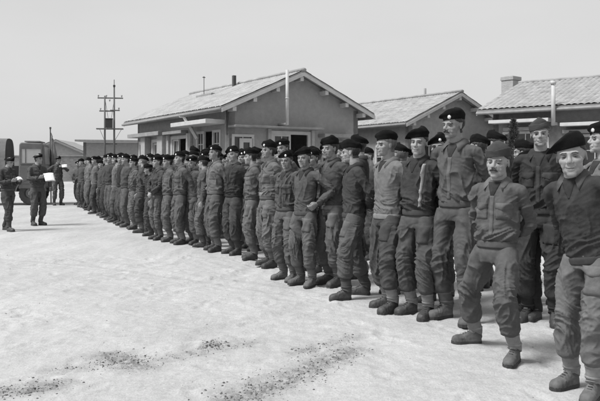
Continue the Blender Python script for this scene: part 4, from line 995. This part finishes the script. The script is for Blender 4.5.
# ------------------------------------------------------------------ truck
def truck():
    Yt = 26.9; t = thing('army_truck', 'forward-control army truck with a rounded canvas back parked at the left behind the officers', 'truck', (-10.35, 26.9, 0), R(12))
    # local: +X heading, near side is -Y ; near front wheel at origin
    def wheel(x, y, s_):
        w = MB(); V = []; n_ = 40; prof = [(.20, -.07), (.24, -.115), (.40, -.125), (.445, -.09), (.455, 0), (.445, .09), (.40, .125), (.24, .115), (.20, .07)]
        V = [(math.cos(2 * math.pi * i / n_) * r, b, math.sin(2 * math.pi * i / n_) * r * 1.0) for i in range(n_) for r, b in prof]; k = len(prof)
        F = [(i * k + j, ((i + 1) % n_) * k + j, ((i + 1) % n_) * k + (j + 1) % k, i * k + (j + 1) % k) for i in range(n_) for j in range(k)]
        for v in range(len(V)):
            if v % k in (3, 4, 5) and (v // k) % 2: V[v] = (V[v][0] * .965, V[v][1], V[v][2] * .965)
        wv_ = MB().addvf(V, F).build('wheel', M['rubber'], t, False); wv_.location = (x, y, .445)
        d = MB(); d.cyl((0, -.03, 0), (0, .03, 0), .235, n=32); d.cyl((0, -.10 if s_ < 0 else .03, 0), (0, -.03 if s_ < 0 else .10, 0), .10, .13, n=20)
        for i in range(6):
            a = i * math.pi / 3; d.cyl((.16 * math.cos(a), s_ * .03, .16 * math.sin(a)), (.16 * math.cos(a), s_ * .055, .16 * math.sin(a)), .018, n=6)
        d.build('rim', M['hub'], wv_, False)
    for x in (0, -3.0):
        wheel(x, .13, -1); wheel(x, 1.67, 1)
    m = MB()
    # cab hull in side profile extruded across
    pr = [(.56, .62), (.58, 1.35), (.52, 1.52), (.46, 2.30), (.40, 2.38), (-.36, 2.40), (-.42, 2.33), (-.46, .62)]
    hullV = [(x, y, z) for y in (.0, 1.8) for x, z in pr]; k = len(pr)
    cab = MB().addvf(hullV, [(i, (i + 1) % k, k + (i + 1) % k, k + i) for i in range(k)] + [tuple(range(k - 1, -1, -1)), tuple(range(k, 2 * k))]).build('cab', M['truck'], t); bevel(cab, .05, 3)
    m = MB(); m.box(-.34, .38, -.012, .012, 1.60, 2.16); bevel(m.build('side_window', M['sky_painted_glass'], cab), .02)
    m = MB()
    for a in ((-.37, -.33, 1.56, 2.20), (.38, .42, 1.56, 2.20)): m.box(a[0], a[1], -.028, .0, a[2], a[3])
    m.box(-.33, .38, -.028, .0, 2.16, 2.20); m.box(-.33, .38, -.028, .0, 1.56, 1.60); m.box(-.20, -.165, -.026, .0, 1.60, 2.16); m.build('window_frame', M['truck'], cab)
    m = MB(); m.box(-.40, .46, -.018, -.002, .82, 1.53); dd = bevel(m.build('door', M['truck'], cab), .02); m = MB(); m.box(.28, .40, -.05, -.02, 1.36, 1.39); m.build('handle', M['metal_dark'], dd)
    m = MB(); m.addvf([(.505, .15, 1.56), (.505, 1.65, 1.56), (.455, 1.65, 2.24), (.455, .15, 2.24), (.53, .15, 1.56), (.53, 1.65, 1.56), (.48, 1.65, 2.24), (.48, .15, 2.24)], [(3, 2, 1, 0), (4, 5, 6, 7), (0, 1, 5, 4), (1, 2, 6, 5), (2, 3, 7, 6), (3, 0, 4, 7)]); m.build('windscreen', M['sky_painted_glass'], cab)
    m = MB(); m.box(-.25, .30, .15, 1.65, 2.42, 2.47); m.build('roof_rack', M['greywood'], cab)
    for y in (.28, 1.52): m = MB(); m.cyl((.57, y, 1.0), (.66, y, 1.0), .11, .12, n=20); hl = m.build('headlight', M['hub'], t)
    m = MB()
    for i in range(9): m.box(.585, .60, .55 + i * .085, .585 + i * .085, .72, 1.30)
    m.build('grille', M['metal_dark'], t)
    m = MB(); m.box(.68, .76, .0, 1.8, .52, .68); bevel(m.build('bumper', M['truck'], t), .02)
    for y0, y1 in ((-.03, .32), (1.48, 1.83)):      # mudguards
        V = []; n_ = 14
        for i in range(n_ + 1):
            a = R(8 + 164 * i / n_)
            for r in (.53, .57): V += [(r * math.cos(a), y0, .445 + r * math.sin(a)), (r * math.cos(a), y1, .445 + r * math.sin(a))]
        F = []
        for i in range(n_):
            b = 4 * i; F += [(b, b + 1, b + 5, b + 4), (b + 2, b + 6, b + 7, b + 3), (b, b + 4, b + 6, b + 2), (b + 1, b + 3, b + 7, b + 5)]
        F += [(0, 2, 3, 1), (4 * n_, 4 * n_ + 1, 4 * n_ + 3, 4 * n_ + 2)]
        MB().addvf(V, F).build('mudguard', M['truck'], t)
    m = MB(); m.box(-4.2, .67, .45, .60, .50, .615); m.box(-4.2, .67, 1.2, 1.35, .50, .615); m.build('chassis', M['metal_dark'], t)
    m = MB(); m.box(-4.3, -.85, -.05, 1.85, .95, 1.35); bevel(m.build('truck_bed', M['truck'], t), .02)
    sec = []
    for x in (-4.25, -3.4, -2.55, -1.7, -.92):
        for i in range(15):
            a = math.pi * i / 14; sec.append((x, .9 - .93 * math.copysign(abs(math.cos(a)) ** .55, math.cos(a)), 1.36 + 1.22 * abs(math.sin(a)) ** .6))
    F = [(i * 15 + j, i * 15 + j + 1, (i + 1) * 15 + j + 1, (i + 1) * 15 + j) for i in range(4) for j in range(14)] + [tuple(range(15)), tuple(range(74, 59, -1))]
    V = np.array(sec); V[:, 2] += .02 * gn(V * 2.5)
    MB().addvf(V, F).build('canvas_cover', M['canvas'], t, True)
    m = MB(); m.box(-.85, -.50, .3, 1.5, .62, 1.5); m.build('spare_gear', M['metal_dark'], t)
M['sky_painted_glass'] = mat('truck_glass_sky_painted', .36, .2, .08, 3, spec=.6)  # pale base colour paints in the bright sky reflected in and seen through the glass
truck()
# --- flag on a short staff
t = thing('flagstaff', 'thin staff with a furled flag standing behind the cab of the truck', 'flag', (-10.1, 28.4, 0), 0)
mb = MB(); mb.cyl((0, 0, 0), (-.03, 0, 3.02), .025, n=8); mb.cyl((-.03, 0, 3.0), (-.03, 0, 3.08), .04, n=8); mb.build('staff', M['pole'], t)
V, F = tube([(.0, 0, 2.85), (.03, 0, 2.5), (.09, 0, 2.0), (.13, .02, 1.5), (.12, 0, 1.25)], [(.02, .02), (.07, .05), (.12, .07), (.15, .08), (.08, .05)], (1, 0, 0), 28, 6)
ang = np.arctan2(V[:, 1], V[:, 0] - .07); V[:, 0] += .02 * np.cos(ang * 5) ; V[:, 1] += .02 * np.sin(ang * 4)
MB().addvf(V, F).build('furled_flag', M['flag'], t, True)
#PEOPLE
# ------------------------------------------------------------------ the men
def man(label, ix, iy, ytop, rot, **k):
    x, y = at(ix, iy); h = zat(ytop, y)
    z = float(GZ(x, y)) + .004
    d = dict(label=label, loc=(x + k.pop('dx', 0), y + k.pop('dy', 0)), z=z, h=h - z, rot=rot); d.update(k)
    d['seed'] = k.get('seed', int(ix * 7 + iy))
    person(d); return d
FR = 'soldiers drawn up in the front rank'; BR = 'soldiers standing in the ranks behind'
men = []
def front(*a, **k): k.setdefault('group', FR); d = man(*a, **k); men.append(d); return d
front('smiling soldier in a dark jersey and floppy black beret, nearest at the right edge', 577, 390, 130, -50, lod=0, hy=22, hp=4, hr=-6, top='jersey', mt='knit_dark', mcol='serge', mband='knit_dark', mb='serge_light', mg='web', mboot='boot_dusty', arms='back', smile=True, lean=9, side=-8, neck=.125, drop=1.05, big=1.04, badge=False, jaw=.04, wide=.05, build=.98, px=.06, fl=(.13, -.06, 12), fr=(-.10, .06, -10), seed=11, hscale=1.14)
front('short moustached soldier in a side cap stepping forward, hands behind his back', 507, 352, 134, -38, lod=0, hy=4, hp=2, hr=3, top='blouse', mt='serge_mid', mb='serge_mid', mg='web', mboot='boot_dusty', arms='back', hat='cap', tache=True, sink=.012, px=.07, py=-.07, lean=-2, fl=(.14, -.24, 6), fr=(-.36, .12, -52, .0, -1.6), mhair='hair_dark', seed=12, hscale=1.12, mu='under')
front('very tall moustached soldier in a badged black beret with rolled sleeves', 456, 320, 106, -42, lod=0, hy=-12, hp=5, top='shirt', mt='serge_mid', mcol='serge_mid', mband='serge', mb='serge', mg='web_mid', mboot='boot_dusty', arms='back', rolled=True, tache=True, drop=.8, mu='under', seed=33, build=.89, fl=(.12, -.04, 14), fr=(-.14, .03, -20), hscale=.97)
front('grinning soldier with one white brace strap over his dark open shirt', 416, 315, 126, -42, lod=0, hy=14, hp=2, hr=4, top='shirt', mt='serge_dark', mcol='serge_dark', mband='serge', mb='serge', mg='web', mboot='boot', arms='back', smile=True, braces=True, badge=False, drop=1.1, big=1.1, seed=14, mu='under', fl=(.12, -.02, 10), fr=(-.12, .06, -16))
front('fair haired soldier in a pale jersey seen in profile under a dark beret', 387, 309, 129, -62, lod=0, hy=-8, hp=2, top='jersey', mt='knit_light', mcol='knit_light', mband='knit_light', mb='serge', mg='web', mboot='boot', arms='back', hat='beret', badge=False, mhair='hair_fair', drop=.6, seed=15, mu='under', fl=(.11, -.05, 12), fr=(-.12, .05, -14))
front('soldier in dark jersey facing away, front rank, next to the pale jersey', 352, 297, 138, -82, lod=0, hy=-24, hp=6, top='jersey', mt='knit_dark', mband='knit_dark', mcol='serge_dark', mb='serge_mid', mg='serge', mboot='boot', arms='back', badge=False, seed=16, big=1.08, fl=(.14, -.14, 12), fr=(-.14, .14, -18))
front('soldier in a high-necked grey jersey under the broadest black beret, looking calmly left', 330, 285, 135, -52, lod=0, hy=-2, top='jersey', mt='knit', mband='web_mid', mcol='knit', mb='denim', mg='serge_mid', mboot='boot', arms='back', badge=False, seed=17, big=1.08, tall=1.1, mu='knit' and 'serge', fl=(.10, 0, 12), fr=(-.12, .04, -14))
front('soldier in a grey jersey with one bare hand on his hip', 304, 285, 146, -40, lod=0, hy=10, hp=3, top='jersey', mt='knit', mband='knit', mcol='serge', mb='serge_mid', mg='web_mid', mboot='boot_dusty', al='akimbo', ar='back', badge=False, seed=18, mu='under')
front('short young soldier with white beret badge beside the man with hand on hip', 286, 279, 149, -42, lod=0, hy=16, top='blouse', mt='serge', mb='serge_mid', mg='web_mid', mboot='boot_dusty', arms='back', seed=19, mu='under')
front('soldier with a pale waist belt gazing left beyond the short young soldier', 268, 266, 140, -62, lod=0, hy=-4, hp=-3, top='blouse', mt='serge_mid', mb='denim', mg='serge_mid', mboot='boot', arms='back', belt=True, seed=20)
front('slim soldier looking down the rank, just beyond the man with the pale belt', 251, 259, 147, -75, lod=1, hy=-16, top='blouse', mt='denim', mb='denim', mg='web_mid', arms='back', seed=21)
front('grinning soldier in a dark blouse and badged beret before the gable window', 233, 254, 146, -50, lod=1, hy=12, smile=True, top='blouse', mt='serge_dark', mb='serge', mg='serge', arms='back', seed=22)
front('upright soldier in a light shirt, front rank, below the hut\'s near corner', 214, 251, 144, -60, lod=1, hy=0, hp=-4, top='shirt', mt='serge_light', mb='denim', mg='web_mid', arms='back', seed=23, mband='web_mid')
front('soldier with beret turned away, front rank, left of the upright light-shirted man', 203, 247, 155, -95, lod=1, hy=-20, top='blouse', mt='serge_mid', mb='serge_mid', mg='serge', arms='side', seed=24, badge=False)
front('stocky soldier in a jersey facing the camera below the hut\'s open window', 192, 244, 155, -48, lod=1, hy=12, top='jersey', mt='knit', mb='serge_mid', mg='web_mid', arms='back', seed=25, build=1.06)
front('soldier with chin raised to the left, beyond the stocky man in a jersey', 179, 244, 151, -58, lod=1, hy=-3, hp=-4, top='blouse', mt='serge_mid', mb='denim', mg='web_mid', arms='back', seed=26)
front('soldier in a loose pale shirt turned left in front of the open side door', 168, 241, 154, -68, lod=1, hy=0, top='shirt', mt='denim', mb='denim', mg='web_mid', arms='back', seed=27)
front('soldier clasping pale hands in front of his belt in the front rank', 157, 239, 155, -50, lod=1, hy=-8, top='blouse', mt='serge', mb='serge_mid', mg='web_mid', arms='front', seed=28)
front('noticeably short soldier, beret tilted forward, beside the man with clasped hands', 149, 235, 163, -75, lod=1, hy=-12, hp=10, top='jersey', mt='knit_dark', mb='serge', mg='serge', arms='side', seed=29, badge=False)
front('soldier with a close-cropped pale nape beyond the noticeably short soldier', 142, 232, 155, -95, lod=1, hy=-10, top='blouse', mt='serge', mb='serge', mg='serge_mid', arms='back', seed=30, mhair='hair_fair', badge=False)
front('soldier in a creased blouse with drooping arms before the hut\'s far side door', 133, 229, 157, -62, lod=1, hy=4, top='blouse', mt='serge_mid', mb='serge_mid', mg='web_mid', arms='side', seed=31)

# second rank, near end, each one visible over a shoulder
def back(*a, **k): k.setdefault('group', BR); return man(*a, **k)
back('stern soldier in a side cap, second rank, beside the nearest smiling man', 540, 322, 117, -28, lod=0, hy=10, top='blouse', mt='serge_dark', mb='serge_dark', mg='serge_dark', arms='back', hat='cap', seed=41, hscale=.97, mhair='hair_fair')
back('soldier in sharp profile with a badged beret cut by the right edge', 601, 345, 121, -78, lod=0, hy=-12, top='shirt', mt='serge_light', mb='serge', arms='side', seed=42, drop=.7, hscale=.97)
back('soldier with white beret badge peering between the grinning and very tall men', 438, 302, 132, -38, lod=0, hy=18, smile=True, top='blouse', mt='serge', mb='serge', arms='back', seed=43)
back('soldier turned away, black beret close beside the stern man in a side cap', 524, 303, 138, -95, lod=1, hy=-35, top='jersey', mt='knit_dark', mb='serge_dark', arms='side', seed=44, badge=False)
back('soldier showing only a low black beret close behind the very tall man', 477, 288, 134, -110, lod=1, hy=-20, top='blouse', mt='serge_dark', mb='serge_dark', arms='side', seed=45, badge=False)
back('soldier with dark hair under his beret seen from behind, above the moustached man', 495, 283, 130, -150, lod=1, hy=10, top='blouse', mt='serge_dark', mb='serge_dark', arms='side', seed=46, badge=False)
back('soldier with a bare pale neck turned away behind the fair haired man', 399, 292, 142, -130, lod=1, hy=-20, top='jersey', mt='knit_light', mb='serge', arms='back', seed=47, badge=False, mhair='hair_fair')
back('soldier whose black beret shows right above the dark jersey man facing away', 357, 277, 134, -100, lod=1, hy=-25, top='jersey', mt='knit_dark', mb='serge_dark', arms='side', seed=48, badge=False)
back('soldier with a shadowed face low behind the grinning man\'s shoulder', 407, 286, 148, -55, lod=1, hy=0, top='blouse', mt='serge_dark', mb='serge_dark', arms='side', seed=49, badge=False)
back('smiling soldier half hidden between the hand-on-hip man and the broadest beret', 312, 270, 148, -50, lod=1, hy=10, smile=True, top='blouse', mt='serge_mid', mb='serge', arms='back', seed=50)
back('badged soldier looking over the short young soldier from behind', 283, 262, 138, -55, lod=1, hy=14, top='blouse', mt='serge', mb='serge', arms='back', seed=51)
back('soldier with dark beret against the gable doorway, behind the broadest beret', 342, 268, 142, -95, lod=1, hy=-10, top='blouse', mt='serge_dark', mb='serge_dark', arms='side', seed=52, badge=False)
back('dark bereted soldier filling the gap behind the man with the pale belt', 256, 250, 146, -80, lod=1, hy=-20, top='blouse', mt='serge_dark', mb='serge_dark', arms='side', seed=53, badge=True)
back('tall soldier with a full beret turned away behind the stocky man', 193, 229, 146, -100, lod=1, hy=-20, top='blouse', mt='serge_dark', mb='serge_dark', arms='side', seed=54, badge=False)
back('pale faced soldier directly behind the upright man in the light shirt', 207, 238, 150, -60, lod=1, hy=0, top='blouse', mt='serge', mb='serge', arms='side', seed=55)
back('soldier looking out directly behind the grinning dark-bloused man', 243, 247, 149, -40, lod=1, hy=8, top='blouse', mt='serge_mid', mb='serge', arms='side', seed=56)

back('soldier almost wholly hidden behind the nearest smiling man, only his dark legs showing', 566, 306, 146, -60, lod=1, hy=0, top='blouse', mt='serge_dark', mb='serge_dark', mg='serge_dark', arms='back', seed=57, badge=False)
back('soldier hidden behind the moustached man in a side cap, only a dark trouser leg showing', 527, 317, 150, -60, lod=1, hy=0, top='blouse', mt='serge_dark', mb='serge_dark', mg='serge_dark', arms='back', seed=58, badge=False)
# officers and the helper at the left
O1 = man('soldier at the far left edge in mid-step writing in a notebook', 8, 230, 154.5, 62, lod=1, hy=6, hp=14, top='blouse', mt='serge', mb='serge', mg='serge', arms='hold', fl=(.10, .18, 10), fr=(-.10, -.20, -8), seed=61, badge=False, mappocket=True)
O2 = man('officer holding large white papers in front of the truck wheel', 38, 225, 153, 52, lod=1, hy=22, top='blouse', mt='serge', mb='serge', mg='serge', arms='hold', seed=62, drop=.7, badge=False, fl=(.09, -.02, 10), fr=(-.09, .04, -10))
O3 = man('soldier by the truck raising a folded sheet beyond the papers officer', 58, 205, 156, 40, lod=1, hy=10, top='blouse', mt='serge', mb='serge_mid', mg='serge', al='high', ar='akimbo', seed=63, badge=False)
def sheet(name, label, cat, d, off, rotz, tilt, w, h, n=1, m='paper'):
    A_ = Matrix.Translation((d['loc'][0], d['loc'][1], d['z'])) @ Matrix.Rotation(R(d['rot']), 4, 'Z') @ Matrix.Scale(d['h'] / 1.785, 4)
    p = A_ @ Vector(off)
    V = []; nu, nv = 8, 8
    for k in range(n):
        for j in range(nv + 1):
            for i in range(nu + 1):
                u = i / nu - .5; v = j / nv - .5
                V.append((u * w + k * .008, v * h + k * .006, .012 * math.sin(u * 5 + k) + .02 * u * v + k * .0035))
    F = [(k * 81 + j * 9 + i, k * 81 + j * 9 + i + 1, k * 81 + (j + 1) * 9 + i + 1, k * 81 + (j + 1) * 9 + i) for k in range(n) for j in range(8) for i in range(8)]
    me = mesh_from(name, V, F, M[m]); o = add(name, me); o.location = p; o.rotation_euler = (R(tilt), 0, R(rotz)); sd = o.modifiers.new('thick', 'SOLIDIFY'); sd.thickness = .0015
    return tag(o, label, cat)
sheet('paper_sheets', 'large bright white sheets held out by the officer beside the truck wheel', 'papers', O2, (.06, -.40, 1.19), 40, 52, .24, .24, 2)
sheet('notebook', 'small open notebook in the hands of the soldier writing at the far left', 'notebook', O1, (.02, -.36, 1.22), 55, 30, .13, .10, 3, 'paper')
sheet('folded_paper', 'folded white sheet raised by the soldier beyond the papers officer', 'paper', O3, (.10, -.36, 1.42), 30, 60, .20, .12, 2)

# ------------------------------------------------------------------ the far end of the ranks: copies of a few men
def copy_tree(o, parent=None):
    c = o.copy(); COL.objects.link(c)
    if parent: c.parent = parent
    for ch in list(o.children): copy_tree(ch, c)
    return c
ORD = 'first second third fourth fifth sixth seventh eighth ninth tenth eleventh twelfth thirteenth fourteenth fifteenth sixteenth seventeenth eighteenth nineteenth twentieth twenty-first twenty-second twenty-third twenty-fourth twenty-fifth twenty-sixth'.split()
kinds = [dict(top='blouse', mt='serge', mb='serge_mid', arms='back', hy=5), dict(top='jersey', mt='knit', mb='serge', arms='side', hy=-10, badge=False),
         dict(top='blouse', mt='serge_mid', mb='denim', arms='front', hy=15), dict(top='shirt', mt='serge_light', mb='serge_mid', arms='back', hy=-25, badge=False),
         dict(top='blouse', mt='serge_dark', mb='serge', al='akimbo', ar='side', hy=0), dict(top='jersey', mt='knit_light', mb='serge_mid', arms='back', hy=20),
         dict(top='blouse', mt='denim', mb='denim', arms='side', hy=-5, hat='cap'), dict(top='shirt', mt='serge', mb='serge_dark', arms='side', hy=-40, badge=False, mhair='hair_fair')]
desc = ['grey bloused soldier, hands behind him', 'dark jerseyed soldier, arms hanging', 'bloused soldier, hands joined in front', 'light shirted soldier looking away', 'very dark bloused soldier, hand on hip', 'pale jerseyed soldier', 'side capped soldier in pale blouse', 'plain shirted soldier, head turned away']
protos = [None] * len(kinds)
def place(k, x, y, h, rot, label, group):
    z = float(GZ(x, y))
    if protos[k] is None:
        d = dict(kinds[k]); d.update(label=label, loc=(x, y), z=z, h=1.81, rot=rot, lod=2, seed=70 + k, group=group, mg=('web_mid', 'serge')[k % 2], fl=(.11, -.03 - .03 * (k % 3), 12), fr=(-.11, .03, -12))
        protos[k] = person(d); o = protos[k]
    else:
        o = copy_tree(protos[k]); o['label'] = label; o['group'] = group
    o.location = (x, y, z); o.rotation_euler.z = R(rot); o.scale = (h / 1.785,) * 3
    return o
r3 = random.Random(21)
a = Vector(at(133, 229)); b = Vector(at(81, 204.5)); nfar = 19
seq = [2, 0, 4, 1, 5, 0, 3, 7, 1, 0, 5, 2, 4, 3, 0, 6, 1, 7, 0, 2, 5]
fars = []
for i in range(1, nfar + 1):
    t_ = i / nfar; p = a + (b - a) * t_; k = seq[i]
    fars.append(place(k, p.x + r3.uniform(-.12, .12), p.y + r3.uniform(-.1, .1), r3.uniform(1.66, 1.84), -58 + r3.uniform(-28, 22),
          desc[k] + ', ' + ORD[nfar - i] + ' from far left end of front rank', FR))
# second and third ranks, visible as heads and gaps behind the first
dirv = (b - a).normalized(); nb = Vector((-dirv.y, dirv.x)) * -1
if nb.x < 0: nb = -nb
n2 = 0
a0 = Vector(at(262, 262))
L2 = (b - a0).length; cnt = int(L2 / .62)
for i in range(cnt + 1):
    p = a0 + (b - a0) * (i / cnt) + nb * .80
    if i % 5 == 3 and i < 8: continue
    k = r3.choice([0, 1, 4, 7, 3, 0, 2]); n2 += 1
    place(k, p.x + r3.uniform(-.12, .12), p.y + r3.uniform(-.12, .12), r3.uniform(1.74, 1.88), -60 + r3.uniform(-35, 20),
          desc[k] + ', ' + (ORD + ['twenty-seventh', 'twenty-eighth', 'twenty-ninth', 'thirtieth', 'thirty-first', 'thirty-second', 'thirty-third', 'thirty-fourth', 'thirty-fifth', 'thirty-sixth', 'thirty-seventh', 'thirty-eighth', 'thirty-ninth', 'fortieth', 'forty-first', 'forty-second'])[n2 - 1] + ' from right in far second rank', BR)
n3 = 0
for i in range(0, 22):
    p = a0 + (b - a0) * (i / 21) + nb * 1.65
    k = r3.choice([0, 4, 7, 1]); n3 += 1
    place(k, p.x + r3.uniform(-.2, .2), p.y + r3.uniform(-.2, .2), r3.uniform(1.76, 1.90), -65 + r3.uniform(-40, 30),
          desc[k] + ', ' + ORD[n3 - 1] + ' from right in rearmost rank', BR)

# rifles at the far end
def rifle():
    r_ = thing('rifle', '', 'rifle', (0, 0, 0), 0, 'rifles held at the far end of the ranks')
    V, F = tube([(0, 0, 0), (0, .005, .12), (0, -.01, .30), (0, -.03, .42), (0, -.03, .70), (0, -.03, .98)], [(.022, .06), (.022, .05), (.018, .03), (.02, .028), (.018, .024), (.014, .016)], (1, 0, 0), 12, 3); MB().addvf(V, F).build('stock', M['wood_dark'], r_, True)
    m = MB(); m.cyl((0, -.035, .6), (0, -.035, 1.12), .010, n=8); m.box(-.005, .005, -.06, -.04, 1.08, 1.11); m.build('barrel', M['metal_dark'], r_)
    m = MB(); m.box(-.014, .014, -.085, -.05, .40, .50); m.box(-.008, .04, -.03, -.018, .46, .475); m.build('magazine', M['metal_dark'], r_)
    return r_
rp = rifle()
for i, (px, py, rx, rz, lb) in enumerate(((83.5, 206, 24, 70, 'leftmost dark rifle slanting out from the man at the far left end of the ranks'), (88.5, 208, 20, 60, 'dark rifle slanting beside the second man from the far left end of the ranks'), (94, 210.5, 18, 72, 'dark rifle held low by the third man from the far left end of the ranks'))):
    o = rp if i == 0 else copy_tree(rp); o['label'] = lb; x, y = at(px, py); o.location = (x - .12, y - .22, .0); o.rotation_euler = (R(rx), 0, R(rz))
bpy.data.objects.remove(_tmp)

# ------------------------------------------------------------------ light, sky, camera
SUN_EL, SUN_AZ = 56, 245      # degrees; azimuth clockwise from +Y (seen from above): behind the camera's left
w = bpy.data.worlds.new('World'); SC.world = w; w.use_nodes = True; nt = w.node_tree; N = nt.nodes; L = nt.links
bg = N['Background']; sky = N.new('ShaderNodeTexSky'); sky.sky_type = 'NISHITA'; sky.sun_disc = False
sky.sun_elevation = R(SUN_EL); sky.sun_rotation = R(SUN_AZ); sky.air_density = 1.0; sky.dust_density = 4.0; sky.ozone_density = 1.0
bw = N.new('ShaderNodeRGBToBW'); L.new(sky.outputs['Color'], bw.inputs['Color'])
tc = N.new('ShaderNodeTexCoord'); nz = N.new('ShaderNodeTexNoise'); nz.inputs['Scale'].default_value = 2.2; nz.inputs['Detail'].default_value = 4
mp = N.new('ShaderNodeMapping'); mp.inputs['Scale'].default_value = (1, 1, 3.5); L.new(tc.outputs['Generated'], mp.inputs['Vector']); L.new(mp.outputs['Vector'], nz.inputs['Vector'])
cl = N.new('ShaderNodeMapRange'); cl.inputs['From Min'].default_value = .3; cl.inputs['From Max'].default_value = .7; cl.inputs['To Min'].default_value = SKYC * .96; cl.inputs['To Max'].default_value = SKYC * 1.04
L.new(nz.outputs['Fac'], cl.inputs['Value'])
mx = N.new('ShaderNodeMix'); mx.data_type = 'FLOAT'; mx.inputs[0].default_value = .82; L.new(bw.outputs['Val'], mx.inputs[2]); L.new(cl.outputs['Result'], mx.inputs[3])
cb = N.new('ShaderNodeCombineColor')
for i in range(3): L.new(mx.outputs[0], cb.inputs[i])
L.new(cb.outputs['Color'], bg.inputs['Color']); bg.inputs['Strength'].default_value = .10
ld = bpy.data.lights.new('sun', 'SUN'); ld.energy = 3.0; ld.angle = R(18); ld.color = (1, 1, 1)
lo = bpy.data.objects.new('sun', ld); COL.objects.link(lo)
az = R(SUN_AZ); el = R(SUN_EL); D = Vector((math.sin(az) * math.cos(el), math.cos(az) * math.cos(el), math.sin(el)))
lo.rotation_euler = (-D).to_track_quat('-Z', 'Y').to_euler(); lo.location = (0, 0, 30)
cd = bpy.data.cameras.new('camera'); co_ = bpy.data.objects.new('camera', cd); COL.objects.link(co_); SC.camera = co_
co_.location = (0, 0, CAM_H); co_.rotation_euler = (R(90), 0, 0)
cd.sensor_width = 36; cd.lens = 36 * FPX / 600; cd.shift_y = -(200.5 - HOR) / 600; cd.clip_end = 5000; cd.clip_start = .05
SC.view_settings.view_transform = 'Standard'; SC.view_settings.look = 'None'; SC.view_settings.gamma = 1; SC.view_settings.use_curve_mapping = False
SC.view_settings.exposure = EXPO
SC.cycles.max_bounces = 6; SC.cycles.use_denoising = True
